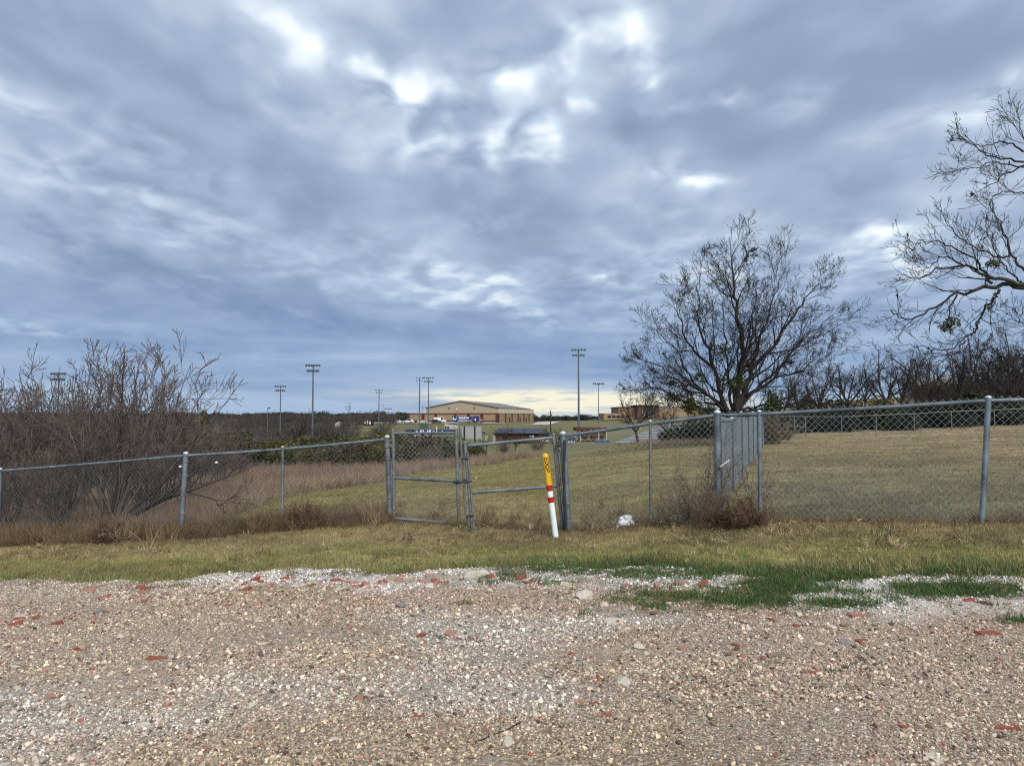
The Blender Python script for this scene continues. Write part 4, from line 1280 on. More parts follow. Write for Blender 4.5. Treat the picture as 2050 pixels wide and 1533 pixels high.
GREYW = M('grey_weed_stalk', (.17, .135, .11), .95, .25, 5)
dry_bush(601, ground_hit(1452, 1060), .52, .40, RUST_TWIG, 'tumbleweed', 'rust brown dead bush at the foot of the fence corner post', 46, .0, 1.4)
dry_bush(602, ground_hit(1512, 1058), .46, .28, RUST_TWIG, 'tumbleweed', 'low dark brown dead bush right of the fence corner post', 40, -.02, 1.4)
dry_bush(603, ground_hit(1375, 1052), .75, .55, GREYW, 'dry_weed', 'grey dead weed leaning left of the fence corner post', 34, .02, 1.2)
dry_bush(604, ground_hit(1418, 1046), .8, .95, GREYW, 'dry_weed', 'tallest thin grey weed standing against the fence corner post', 16, .05, 1.1)
dry_bush(605, ground_hit(1508, 1040), .45, .75, GREYW, 'dry_weed', 'thin upright dead weed inside the corner beyond the side fence', 10, .06, 1.0)
dry_bush(606, ground_hit(1510, 1052), .42, .30, TAN_TWIG, 'dry_weed', 'pale straw coloured dead twig in front of the dark dead bush', 6, .04, .7, .003)
dry_bush(607, ground_hit(612, 1060), .62, .40, RUST_TWIG, 'dry_weed', 'brown dead bush beside the left line post of the fence', 40, .03, 1.3)
dry_bush(608, ground_hit(212, 1090), .75, .32, RUST_TWIG, 'dry_weed', 'dark rusty weed at the foot of the left thicket', 46, .0, 1.2)
dry_bush(609, ground_hit(1345, 1058), .5, .25, M('dull_green_weed', (.19, .185, .11), .9, .3, 5), 'green_weed', 'low dull green weed at the fence foot left of the corner', 22, .0, 1.0)
dry_bush(610, ground_hit(240, 1092), .6, .30, TAN_TWIG, 'dry_weed', 'pale branching dead twig in front of the left thicket', 8, .02, .8, .003)
dry_bush(611, ground_hit(865, 935), 1.7, 1.0, GREYW, 'dry_weed', 'dark rounded dead bush in the brown field seen through the closed gate', 40, .03, 1.2, .006)
dry_bush(612, ground_hit(640, 945), .8, 1.1, BARK_GREY, 'dry_weed', 'thin dead stalk standing alone in the brown field', 3, .06, .8, .008)
dry_bush(613, ground_hit(1010, 908), 2.6, 1.2, GREYW, 'dry_weed', 'grey dead bush above the leaning gate at the edge of the lawn', 40, .03, 1.2, .009)
dry_bush(614, ground_hit(1075, 903), 2.4, 1.3, GREYW, 'dry_weed', 'reddish dead bush behind the striped marker at the edge of the lawn', 40, .03, 1.2, .009)
dry_bush(615, ground_hit(1545, 890), 1.2, 1.2, TAN_TWIG, 'dry_weed', 'pale straw weed at the foot of the side fence end post', 40, .05, 1.0, .009)


# ------------------------------------------------------------------ chain link fences
def lattice(A0, A1, B0, B1, w_=.074, r=.0021, sag=None, barb=True):
    """woven wire between bottom/top of post A and bottom/top of post B"""
    L = np.linalg.norm(B1 - A1); Hh = .5 * (np.linalg.norm(A1 - A0) + np.linalg.norm(B1 - B0))
    nw = max(2, int(round(L / (w_ / 2)))); nrow = max(2, int(round(Hh / (w_ / 2))))
    nrm = _norm(np.cross(B1 - A1, A1 - A0))
    out = []
    for i in range(nw):
        j = np.arange(nrow + 1)
        s_ = np.minimum((i + ((i + j) & 1)) / nw, 1.0)[:, None]; t_ = (j / nrow)[:, None]
        if barb: t_ = t_ * (1 + .022)
        bot = A0 * (1 - s_) + B0 * s_; top = A1 * (1 - s_) + B1 * s_
        p = bot * (1 - t_) + top * t_ + nrm * (.0022 * ((-1) ** j))[:, None]
        if sag is not None: p = p + nrm * (sag * np.sin(math.pi * s_) * np.sin(math.pi * t_))
        out.append((p, np.full(len(p), r)))
    return out


def post(mb, b, tp, r, terminal=False):
    b = np.asarray(b); tp = np.asarray(tp)
    ax = _norm(tp - b)
    mb.tube([b - ax * .12, tp - ax * .03], r, 12)
    mb.tube([tp - ax * .035, tp - ax * .005], r * 1.14, 12)


def bands(b, tp, r, parent):
    ax = _norm(np.asarray(tp) - b)
    for t_ in (.12, .30, .52, .74, .90):
        q = b + (tp - b) * t_
        m_ = MB(); m_.tube([q - ax * .011, q + ax * .011], r * 1.13, 12); m_.box(q + np.array([r + .008, -.012, 0]), (.03, .012, .014)); m_.build('brace_band', GALV_OLD, parent, True)


def cap(b, tp, r, parent):
    m_ = MB(); ax = _norm(np.asarray(tp) - b)
    m_.dome(np.asarray(tp) - ax * .006, r * 1.12, ax, r * .9, 12)
    return m_.build('post_cap', GALV_PALE, parent, True)


def P2(pb, pt):
    """post from base pixel and top pixel, standing on the ground"""
    b = ground_hit(*pb)
    return b, at(pt[0], pt[1], b[1])


def fence_run(name, label, posts, rl=.021, wr=.0021, wmat=WIRE, group=None, lowrail=False):
    """posts: (base, top, radius, terminal)"""
    root = empty(name, posts[0][0], label, 'fence', group)
    for b, tp, r, tm in posts:
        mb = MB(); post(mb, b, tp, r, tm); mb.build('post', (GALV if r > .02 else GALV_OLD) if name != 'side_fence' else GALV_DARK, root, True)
        cap(b, tp, r, root)
        if tm: bands(b, tp, r, root)
    for (b0, t0, r0, _), (b1, t1, r1, _) in zip(posts[:-1], posts[1:]):
        ta, tb = t0 - np.array([0, 0, .035]), t1 - np.array([0, 0, .035])
        mid = (ta + tb) / 2 - np.array([0, 0, .006])
        mb = MB(); mb.tube(smooth_path([ta, mid, tb], 3), rl, 10); mb.build('top_rail', GALV_PALE if False else GALV, root, True)
        o = link('chain_link_mesh', tubes_mesh('chain_link_mesh', [(p - ORG[root.name], r) for p, r in lattice(b0 + [0, 0, .03], ta + [0, 0, .012], b1 + [0, 0, .03], tb + [0, 0, .012], r=wr)], [wmat], lambda r: 4), root)
        o['kind'] = 'stuff'
        # wire ties round the rail
        mb = MB()
        for s_ in np.arange(.12, 1, .22):
            c = ta * (1 - s_) + tb * s_; ax = _norm(tb - ta)
            mb.tube([c - ax * .006, c + ax * .006], rl + .002, 8)
        mb.build('wire_ties', GALV_OLD, root)['kind'] = 'stuff'
    return root


LP = [P2((-330, 1108), (-322, 972)), P2((-5, 1094), (2, 938)), P2((362, 1080), (372, 907)), P2((565, 1063), (566, 894)), P2((781, 1047), (775, 874))]
posts = [(LP[0][0], LP[0][1], .03, False), (LP[1][0], LP[1][1], .024, False), (LP[2][0], LP[2][1], .036, True), (LP[3][0], LP[3][1], .022, False), (LP[4][0], LP[4][1], .038, True)]
fence_run('chain_link_fence', 'low chain link fence sloping down to the left from the gate post', posts, .019, wr=.0019, wmat=WIRE_DARK)
RP = [P2((1139, 1066), (1127, 867)), P2((1303, 1052), (1302, 842)), P2((1437, 1046), (1436, 825)), P2((1522, 1044), (1520, 823)), P2((1966, 1050), (1979, 795)), P2((2330, 1056), (2350, 782)), P2((2860, 1068), (2890, 765))]
posts = [(RP[0][0], RP[0][1], .040, True), (RP[1][0], RP[1][1], .020, False), (RP[2][0], RP[2][1], .040, False), (RP[3][0], RP[3][1], .024, False), (RP[4][0], RP[4][1], .027, False), (RP[5][0], RP[5][1], .027, False), (RP[6][0], RP[6][1], .027, False)]
FR = fence_run('chain_link_fence', 'chain link fence rising to the right from the leaning gate past the corner post', posts, .021, wr=.0022)
# white bar tied slantwise at the corner
mb = MB(); mb.tube([at(1441, 935, RP[2][0][1] - .06), at(1461, 921, RP[2][0][1] - .09)], .014, 8); mb.build('tension_bar', GALV_PALE, FR, True)

# side fence running away from the corner, seen almost edge on
c0 = RP[2][0]
far_end = on_ground(1539, 40.0)
SFP = []
for i, t_ in enumerate(np.linspace(0, 1, 13)):
    p = c0 * (1 - t_) + far_end * t_
    if i == 0: p = p + np.array([.05, .10, 0])
    p[2] = float(Z(p[0], p[1]))
    hgt = 1.27 - .05 * t_
    SFP.append((p, p + np.array([.0, .0, hgt - (.10 * math.sin(i * 1.7) ** 2 if 0 < i < 12 else 0)]), .036 if i in (0, 12) else .026, False))
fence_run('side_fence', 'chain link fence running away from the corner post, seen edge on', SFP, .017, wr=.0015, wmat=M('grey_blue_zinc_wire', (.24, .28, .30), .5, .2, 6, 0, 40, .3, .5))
# fence across the far edge of the right lawn
BFP = []
for px, yb in [(1539, 40), (1590, 43), (1612, 44.5), (1684, 46.5), (1753, 47.5), (1829, 48), (1904, 48.5), (1990, 48.5), (2075, 48.5), (2160, 48.5)]:
    p = on_ground(px, yb); BFP.append((p, p + np.array([0, 0, 1.22]), .032 if px < 1545 else .026, False))
root = empty('back_fence', BFP[0][0], 'pale railed chain link fence along the far edge of the right lawn', 'fence')
for b, tp, r, _ in BFP:
    mb = MB(); post(mb, b, tp, r); mb.build('post', GALV_OLD, root, True)
for A, B in zip(BFP[:-1], BFP[1:]):
    mb = MB(); mb.tube([A[1], B[1]], .024, 6)
    mb.build('top_rail', GALV_OLD, root, True)
    o = link('chain_link_mesh', tubes_mesh('chain_link_mesh', [(p - ORG[root.name], r) for p, r in lattice(A[0], A[1], B[0], B[1], .16, .0025, barb=False)], [WIRE_DARK], lambda r: 3), root); o['kind'] = 'stuff'
mb = MB(); mb.tube([BFP[0][0] + [0, 0, .62], BFP[1][0] + [0, 0, .62], BFP[2][0] + [0, 0, .62]], .022, 6); mb.build('middle_rail', GALV_OLD, root, True)

# ------------------------------------------------------------------ the two gates
gd0, gd1 = LP[4][0][1] - .03, LP[4][0][1] - .42
A = dict(tl=at(787, 861, gd0), bl=at(789, 1043, gd0), tr=at(913, 860, gd1), br=at(919, 1052, gd1))
g1 = empty('walk_gate', ground_hit(789, 1046), 'closed chain link walk gate hung on the left gate post', 'gate')
for nm, a, b in (('upright', A['bl'], A['tl']), ('upright', A['br'], A['tr'])):
    mb = MB(); mb.tube([a, b], .026, 10); mb.dome(b, .027, (0, 0, 1), .02, 10); mb.build(nm, GALV_OLD, g1, True)
lp = lambda a, b, t_: a * (1 - t_) + b * t_
for nm, ta, tb in (('top_bar', .965, .965), ('middle_bar', .474, .462), ('bottom_bar', .03, .02)):
    mb = MB(); mb.tube([lp(A['bl'], A['tl'], ta), lp(A['br'], A['tr'], tb)], .021, 10); mb.build(nm, GALV, g1, True)
o = link('chain_link_mesh', tubes_mesh('chain_link_mesh', [(p - ORG[g1.name], r) for p, r in lattice(A['bl'] + [.03, 0, .05], A['tl'] + [.03, 0, -.04], A['br'] + [-.03, 0, .05], A['tr'] + [-.03, 0, -.04], r=.0018, barb=False)], [WIRE], lambda r: 4), g1)
o['kind'] = 'stuff'
for t_ in (.13, .90):
    q = lp(LP[4][0], LP[4][1], t_)
    mb = MB(); mb.tube([q - [0, .01, .03], q - [0, .01, -.03]], .046, 10); mb.box(q + [.075, -.03, 0], (.08, .03, .03), bev=.006); mb.build('hinge', GALV_OLD, g1, True)
q = lp(A['br'], A['tr'], .455)
mb = MB(); mb.box(q + [-.02, -.02, 0], (.09, .05, .04), bev=.008); mb.box(q + [.06, -.03, -.01], (.12, .02, .02), bev=.004); mb.build('fork_latch', DKSTEEL, g1)

gl = 9.95
g2 = empty('leaning_gate', ground_hit(946, 1060), 'sagging gate without mesh between its latch bars and the thick post', 'gate')
B_ = dict(bl=at(946, 1061, gl), tl=at(931, 886, gl), br=at(1126, 1056, gl - .12), tr=at(1108, 870, gl - .12))
B_['bl'][2] = max(B_['bl'][2], float(Z(B_['bl'][0], B_['bl'][1])) + .0)
for a, b in ((B_['bl'], B_['tl']), (B_['br'], B_['tr'])):
    mb = MB(); mb.tube([a, b], .024, 10); mb.dome(b, .028, (0, 0, 1), .025, 10); mb.build('upright', GALV_OLD, g2, True)
mb = MB(); mb.tube([at(937, 892, gl), at(1108, 876, gl - .12)], .021, 10); mb.build('top_bar', GALV, g2, True)
mb = MB(); mb.tube([at(944, 986, gl), at(1117, 973, gl - .12)], .020, 10); mb.build('middle_bar', GALV, g2, True)
mb = MB(); mb.tube([at(950, 1064, gl + .1), at(1124, 1062, gl)], .012, 8); mb.build('bottom_bar', GALV_OLD, g2, True)
mb = MB(); mb.tube(smooth_path([at(921, 857, gl + .04), at(926, 930, gl + .04), at(933, 1030, gl + .03), at(945, 1060, gl + .02)], 4), .016, 8); mb.build('tension_bar', GALV_OLD, g2, True)
mb = MB(); mb.tube([at(936, 905, gl - .03), at(949, 1058, gl - .02)], .014, 8); mb.build('tension_bar', GALV_OLD, g2, True)
for y_, xa, xb in ((918, 924, 939), (964, 927, 944), (1033, 934, 949)):
    mb = MB(); mb.tube([at(xa, y_, gl - .03), at(xb, y_ - 1, gl - .03)], .014, 8); mb.build('clamp', DKSTEEL, g2)
for xa, xb, r in ((1116, 1131, .009), (1112, 1126, .007), (1121, 1133, .010)):
    mb = MB(); mb.tube(smooth_path([at(xa, 900, gl - .02), at((xa + xb) / 2 + 2, 990, gl - .02), at(xb, 1062, gl - .02)], 3), r, 8); mb.build('wire_strand', GALV_OLD, g2)
q = at(1121, 892, gl - .2)
mb = MB(); mb.box(q, (.12, .04, .03), bev=.006); mb.tube([q + [-.05, -.02, 0], q + [.07, -.02, .01]], .014, 8); mb.build('hinge', DKSTEEL, g2)
mb = MB(); mb.tube(smooth_path([at(1131, 880, RP[0][0][1] - .07), at(1129, 960, RP[0][0][1] - .07), at(1133, 1066, RP[0][0][1] - .06)], 4), .017, 8); mb.build('dark_strip', DKSTEEL, g2)  # dark tube following the thick gate post, darkening its left side
cr = MB()
for k in range(6):
    q = at(917 + k * 3.2, 963 + (2.5 * math.sin(k * 1.1)), gl - .25)
    cr.tube([q + [-.012, 0, 0], q + [.012, 0, .006]], .009, 6)
tag(cr.build('gate_chain', DKSTEEL, None, False, at(917, 963, gl - .25)), 'short dark chain linking the closed gate to the leaning gate', 'chain')

# ------------------------------------------------------------------ striped marker post
mbase = ground_hit(1113, 1078); mtop = at(1091, 907, mbase[1] - .03)
ax = _norm(mtop - mbase); ML = np.linalg.norm(mtop - mbase)
MK = empty('marker_post', mbase, 'leaning yellow, red and white buried line marker post before the leaning gate', 'marker post')
sec = [('white_tube', WHT, -.05, .425, .0365), ('red_band', RED, .425, .490, .0385), ('white_tube', WHT, .490, .560, .0372), ('red_band', RED, .560, .628, .0385)]
for nm, m_, a, b, r in sec:
    mb = MB(); mb.tube([mbase + ax * ML * a, mbase + ax * ML * b], r, 20); mb.build(nm, m_, MK, True)
mb = MB()
mb.tube([mbase + ax * ML * .628, mbase + ax * ML * .965], .0395, 20, True); mb.dome(mbase + ax * ML * .965, .0395, ax, .040, 20)
mb.build('yellow_cap', YEL, MK, True)


def wrap_text(txt, size, centre_t, ang0, nm, bold=0.0):
    """lettering printed round the tube, reading along its length"""
    cu = bpy.data.curves.new(nm, 'FONT'); cu.body = txt; cu.size = size; cu.align_x = 'CENTER'; cu.align_y = 'CENTER'; cu.offset = bold; cu.space_character = 1.05
    tmp = bpy.data.objects.new(nm, cu); COL.objects.link(tmp)
    bpy.context.view_layer.update()
    me0 = bpy.data.meshes.new_from_object(tmp.evaluated_get(bpy.context.evaluated_depsgraph_get()))
    bpy.data.objects.remove(tmp)
    r = .0402
    front = _norm(np.array([0, -1, 0]) - ax * np.dot([0, -1, 0], ax)); side = np.cross(front, ax) * -1
    bm = bmesh.new(); bm.from_mesh(me0)
    bmesh.ops.subdivide_edges(bm, edges=bm.edges, cuts=1)
    for v in bm.verts:
        tx, ty = v.co.x, v.co.y                       # x runs down the tube, y round it
        a = ang0 + ty / r
        p = mbase + ax * (ML * centre_t - tx) + (front * math.cos(a) + side * math.sin(a)) * r - ORG[MK.name]
        v.co = Vector(p)
    bmesh.ops.recalc_face_normals(bm, faces=bm.faces)
    me1 = bpy.data.meshes.new(nm); bm.to_mesh(me1); bm.free(); me1.materials.append(BLACK)
    return link(nm, me1, MK)


wrap_text('EDOB', .072, .865, .12, 'lettering', .0025)
wrap_text('- .. -.', .03, .86, .95, 'small_print', .001)
wrap_text('-- - --', .03, .70, .85, 'small_print', .0006)

# ------------------------------------------------------------------ litter and lone pieces
lr = np.random.default_rng(44)


def crumple(name, label, cat, c, sx, sy, sz, mat, seed, n=160):
    rg = np.random.default_rng(seed)
    bm = bmesh.new(); bmesh.ops.create_icosphere(bm, subdivisions=3, radius=1)
    for v in bm.verts:
        q = v.co
        k = 1 + .38 * (fbm(np.array([q.x * 2.2 + seed]), np.array([q.y * 2.2 + q.z * 1.7]), seed, 3)[0] - .5) * 2 + rg.normal(0, .07)
        v.co = Vector((q.x * sx * k, q.y * sy * k, max(q.z, -.25) * sz * k))
    me = bpy.data.meshes.new(name); bm.to_mesh(me); bm.free(); me.materials.append(mat)
    return tag(link(name, me, None, c), label, cat)


q = ground_hit(1254, 1054)
crumple('plastic_bag', 'crumpled white plastic bag lying at the fence foot', 'plastic bag', q + [0, 0, .035], .12, .09, .10, WHITE_PLASTIC, 3)
q = ground_hit(1238, 1056)
crumple('plastic_scrap', 'torn white plastic scrap beside the crumpled bag', 'plastic scrap', q + [0, 0, .012], .05, .05, .03, WHITE_PLASTIC, 8)
q = ground_hit(1063, 1062)
crumple('pale_rock', 'pale knobbly rock lying under the leaning gate', 'rock', q + [0, 0, .035], .045, .04, .055, LIME, 5)
q = at(953, 958, 9.95)
crumple('snagged_scrap', 'pale scrap snagged beside the leaning gate latch', 'scrap', q, .018, .018, .03, TANST, 6)
for px, py, lb in [(361, 934, 'white scrap snagged on a twig left of the fence terminal post'), (433, 926, 'white scrap snagged on a twig right of the fence terminal post')]:
    crumple('snagged_scrap', lb, 'scrap', at(px, py, 11.0), .022, .02, .02, WHITE_PLASTIC, int(px))


def lone(kind, px, py, wpx, label, cat, name, hf=.5, rz=0.0, mesh=None, aspect=1.0):
    p = ground_hit(px, py)
    s_ = wpx / F * p[1] / 2
    me = mesh or (BRKS[kind] if kind in BRKS else ROCKS[kind])[int(px) % 3]
    o = link(name, me, None, p)
    o.scale = (s_ * 1.0, s_ * .9 * aspect, s_ * hf * (1.5 if kind in BRKS else 1.3))
    o.rotation_euler = (lr.normal(0, .08), lr.normal(0, .08), rz)
    o.location.z += s_ * hf * .25
    return tag(o, label, cat)


for a in [
    ('red', 836, 1436, 24, 'red brick chunk near the bottom of the yard, largest of its little group', 'brick', 'broken_brick', .55, .3),
    ('pink', 889, 1457, 20, 'pink brick bit right of and below the largest chunk of the little group', 'brick', 'broken_brick', .6, .1),
    ('red', 1812, 1458, 21, 'square red brick chunk in the lower right gravel', 'brick', 'broken_brick', .7, .2),
    ('red', 2013, 1458, 50, 'long dark red brick shard at the lower right picture edge', 'brick', 'broken_brick', .25, -.35),
    ('red', 1977, 1270, 40, 'flat pair of dark red brick shards at the right picture edge', 'brick', 'broken_brick', .35, .0),
    ('pink', 1722, 1233, 42, 'flat orange red brick slab just below the green grass at right', 'brick', 'broken_brick', .3, .0),
    ('pink', 1365, 1171, 28, 'orange brick standing in the gravel at the left of the green patches', 'brick', 'broken_brick', .6, .1),
    ('red', 1410, 1175, 16, 'small orange brick between the green patches', 'brick', 'broken_brick', .6, .0),
    ('pink', 1772, 1413, 30, 'flat pink brick chip in the lower right gravel', 'brick', 'broken_brick', .25, .1),
    ('red', 85, 1407, 27, 'dull red brick chunk in the lower left gravel', 'brick', 'broken_brick', .4, .2),
    ('red', 425, 1446, 15, 'small bright red brick chip in the lower left gravel', 'brick', 'broken_brick', .5, .1),
    ('red', 315, 1320, 40, 'long red brick shard left of the middle of the gravel', 'brick', 'broken_brick', .3, .15),
    ('red', 158, 1303, 30, 'dark red brick shard left of the long shard', 'brick', 'broken_brick', .35, -.1),
    ('red', 1188, 1409, 20, 'red brick chunk in the middle of the lower gravel', 'brick', 'broken_brick', .5, .3),
    ('red', 1216, 1434, 20, 'rusty brick chunk below and right of the middle red chunk', 'brick', 'broken_brick', .6, -.2),
    ('red', 1726, 1285, 26, 'brown red brick chunk above the pale strip at right', 'brick', 'broken_brick', .45, .4),
    ('red', 1628, 1352, 40, 'red and brown brick shards right below the grey board', 'brick', 'broken_brick', .3, -.1),
    ('lime', 1447, 1176, 36, 'white rounded rock between green grass patches', 'rock', 'limestone_rock', .5, 0),
    ('lime', 1130, 1172, 26, 'white rock at the back of the yard before the left green tufts', 'rock', 'limestone_rock', .7, 0),
    ('lime', 1181, 1157, 20, 'small white rock at the edge of the grass', 'rock', 'limestone_rock', .6, 0),
    ('lime', 1183, 1199, 24, 'white rock at the left tip of the green patches', 'rock', 'limestone_rock', .6, 0),
    ('lime', 905, 1289, 42, 'flat white stone in the middle of the gravel', 'rock', 'limestone_rock', .2, .1),
    ('lime', 1232, 1247, 62, 'long pale stone slab in the gravel', 'rock', 'limestone_rock', .22, .12),
    ('lime', 1020, 1224, 44, 'yellowish flat stone behind a dry tuft', 'rock', 'limestone_rock', .2, 0),
    ('tan', 781, 1162, 34, 'tan block of stone on the rubble band', 'rock', 'tan_rock', .8, .1),
    ('tan', 913, 1228, 44, 'layered brown stone in the gravel', 'rock', 'tan_rock', .4, .1),
    ('grey', 252, 1366, 26, 'dark grey stone in the left gravel', 'rock', 'grey_rock', .5, .1),
    ('lime', 525, 1290, 48, 'flat pale grey stone left of the middle of the gravel', 'rock', 'limestone_rock', .2, .1),
    ('lime', 665, 1482, 34, 'yellow stained white stone near the bottom edge', 'rock', 'limestone_rock', .35, .1),
    ('lime', 250, 1519, 80, 'broad broken white stone at the bottom left', 'rock', 'limestone_rock', .18, .05),
    ('lime', 1890, 1524, 95, 'broad yellowish stone flush with the gravel at the bottom right', 'rock', 'limestone_rock', .12, .0),
    ('grey', 1273, 1508, 18, 'dark round stone near the bottom edge', 'rock', 'grey_rock', .7, .1),
    ('grey', 982, 1522, 48, 'black lump at the bottom edge', 'rock', 'grey_rock', .5, .1),
    ('lime', 610, 1183, 28, 'white flat stone at the left end of the rubble band', 'rock', 'limestone_rock', .4, .1),
    ('grey', 1405, 1327, 24, 'dark slate chip in the right gravel', 'rock', 'grey_rock', .3, -.3)]:
    lone(*a[:6], a[6], a[7], a[8] if len(a) > 8 else 0.0)
# splintered boards and sticks
p = ground_hit(1575, 1315)
mb = MB(); mb.box((0, 0, .008), (.24, .05, .018), bev=.003); mb.box((.02, .032, .006), (.17, .022, .012), bev=.002)
o = mb.build('board', WOOD_OLD, None, False, None); o.location = [float(v) for v in p]; o.rotation_euler = (0, .02, -.06)
tag(o, 'weathered grey brown board lying flat in the right gravel', 'board')
mb = MB(); mb.tube(smooth_path([ground_hit(a, b) + [0, 0, .012] for a, b in ((940, 1497), (975, 1480), (1010, 1467), (1042, 1450))], 4), np.linspace(.0025, .005, 13), 6)
tag(mb.build('stick', BARK_DARK, None), 'thin curved stick lying in the lower gravel', 'stick')

# ------------------------------------------------------------------ far things: floodlights
FLOOD = {}


def flood_proto(key, H, W, rows_, npr, label, loc, group):
    root = empty('floodlight_pole', loc, label, 'floodlight', group)
    mb = MB(); mb.tube([root.location, np.array(root.location) + [0, 0, H]], [H * .013, H * .0075], 10); mb.build('pole', POLE, root, True)
    base = np.array(root.location)
    lampme = None
    for r_ in range(rows_):
        zz = H * (1 - .005) - r_ * W * .34
        wd_ = W * (1 if r_ == 0 else .82)
        mb = MB(); mb.box(base + [0, 0, zz], (wd_, W * .03, W * .03)); mb.build('crossarm', POLE, root)
        for i in range(npr):
            xo = (i / (npr - 1) - .5) * wd_
            if lampme is None:
                m2 = MB(); m2.tube([(0, -.12 * W * .6, -.035 * W), (0, 0, 0), (0, .05 * W, .02 * W)], [W * .10, W * .075, W * .04], 8, m=0)
                m2.tube([(0, -.13 * W * .6, -.04 * W), (0, -.125 * W * .6, -.037 * W)], [W * .09, W * .09], 8, m=1)
                V_ = np.vstack(m2.V); lampme = mesh_from('lamp', V_, m2.Fc, [LAMP, LENS], False, m2.mi)
            o = link('lamp', lampme, root); o.location = (xo, -W * .03, zz + W * .07 * (1 if r_ == 0 else -1) * .6)
    FLOOD[key] = root
    return root


FL = [  # px, top, base, head width px, rows, lamps, distance, label
    (627, 731, 846, 26, 2, 6, 150, 'tall floodlight pole with two rows of lamps between the two bare trees on the left'),
    (1158, 700, 886, 25, 2, 5, 190, 'tallest floodlight pole, right of the main building'),
    (562, 773, 852, 20, 2, 5, 200, 'floodlight pole left of the bare tree with a nest'),
    (118, 748, 856, 27, 2, 6, 150, 'floodlight head hidden among the branches of the left thicket'),
    (759, 780, 850, 13, 2, 3, 210, 'floodlight pole at the left end of the green slope'),
    (840, 756, 866, 13, 2, 3, 210, 'left one of two close tall floodlights before the main building'),
    (858, 756, 846, 18, 2, 4, 260, 'right one of two close tall floodlights before the main building'),
    (1198, 768, 838, 20, 1, 6, 300, 'single row floodlight right of the tallest floodlight pole'),
    (697, 814, 852, 11, 2, 3, 300, 'small front floodlight of the far pair in the valley'),
    (700, 806, 850, 6, 1, 3, 340, 'taller rear floodlight of the far pair in the valley'),
    (719, 822, 850, 6, 1, 3, 340, 'small far floodlight right of the far pair in the valley'),
    (767, 810, 846, 5, 1, 3, 380, 'tiny far floodlight just right of the pole on the green slope'),
    (777, 818, 846, 13, 1, 5, 340, 'low far floodlight with a wide single row near the parked cars'),
    (846, 813, 832, 7, 2, 3, 480, 'tiny far floodlight behind the low wing of the main building'),
    (863, 805, 832, 5, 1, 3, 480, 'tiny far floodlight above the left roof slope of the main building')]
for i, (px, yt, yb, wp, rw, nl, d, lb) in enumerate(FL):
    top = at(px, yt, d); bz = min(float(Z(top[0], d)), at(px, yb, d)[2])
    H = top[2] - bz; W = wp / F * d
    flood_proto(i, H, W, rw, nl, lb, (top[0], d, bz), 'sports field floodlights')
# utility pole and a slim lamp post
top = at(1102, 821, 250); bz = float(Z(top[0], 250))
u_ = empty('utility_pole', (top[0], 250, bz), 'dark wooden utility pole right of the main building', 'utility pole')
mb = MB(); mb.tube([(top[0], 250, bz), top], [.22, .15], 8); mb.build('pole', BARK_DARK, u_, True)
mb = MB(); mb.box(top - [0, 0, .8], (1.6, .15, .15)); mb.build('crossarm', BARK_DARK, u_)
mb = MB(); mb.tube([top + [.3, -.1, -2.4], top + [.3, -.1, -1.3]], .25, 8); mb.build('transformer', POLE, u_)
top = at(536, 816, 200); bz = float(Z(top[0], 200))
u_ = empty('lamp_post', (top[0], 200, bz), 'small lamp post with one side lamp at the far left of the bush row', 'lamp post')
mb = MB(); mb.tube([(top[0], 200, bz), top], .09, 6); mb.build('pole', POLE, u_)
mb = MB(); mb.box(top + [.35, 0, -.1], (.7, .3, .3), bev=.05); mb.build('lamp', LAMP, u_)

# ------------------------------------------------------------------ main building
BEIGE = M('beige_metal_siding', (.36, .305, .215), .6, .06, .3)
CREAM = M('cream_metal_panel', (.60, .51, .38), .6, .05, .3)
ROOFM = M('grey_brown_metal_roof', (.20, .17, .14), .5, .08, .3)
TANBLK = M('tan_block_wall', (.30, .205, .125), .9, .08, .6, col2=(.34, .24, .15))
BROWNB = M('brown_brick_pilaster', (.085, .032, .020), .9, .15, .8)
DARKGL = M('dark_window_glass', (.025, .03, .033), .15, .1, .5, spec=.6)
CONC = M('pale_concrete', (.42, .39, .34), .9, .12, .5)

nc0 = at(997, 844.5, 330.0)
du = np.array([-.974, .228, 0]); dv = np.array([.228, .974, 0]); UP = np.array([0, 0, 1.0])
BZ = nc0[2] - .8
K = np.array([nc0[0], nc0[1], BZ])
HL = at(997, 826.8, 330.0)[2] - BZ; HE = at(997, 816.6, 330.0)[2] - BZ; HA = at(923, 803, 334.0)[2] - BZ
LG, LW, DP = 34.0, 42.8, 80.0
BD = empty('field_house', K, 'large tan and brown gabled sports building on the far slope', 'building', None)
mb = MB()
mb.prism([K - dv * 0, K + du * LW, K + du * LW + UP * HL, K + UP * HL], dv * DP); mb.build('lower_wall', TANBLK, BD)
ga = [K + UP * (HL + .003) + du * .15 + dv * .15, K + du * (LG - .1) + UP * (HL + .003) + dv * .15, K + du * (LG - .1) + UP * HE + dv * .15, K + du * LG * .515 + UP * HA + dv * .15, K + du * .15 + UP * HE + dv * .15]
mb = MB(); mb.prism(ga, dv * (DP - .3)); mb.build('upper_wall', BEIGE, BD)
for s0, s1, a, b in ((-.4, LG * .515, HE, HA), (LG + .3, LG * .515, HE, HA)):
    p0, p1 = K + du * s0 + UP * (a + .05) - dv * .35, K + du * s1 + UP * (b + .05) - dv * .35
    mb = MB(); mb.prism([p0, p1, p1 + UP * .28, p0 + UP * .28], dv * (DP * .86 + .7)); mb.build('roof', ROOFM, BD)
mb = MB(); mb.box(K + dv * (DP * .93) + UP * (HL + (HE - HL) * .5 + .1) + du * 8, (.3 + 16, 10, HE - HL + .2), math.atan2(du[1], du[0])); mb.build('end_block', CREAM, BD)
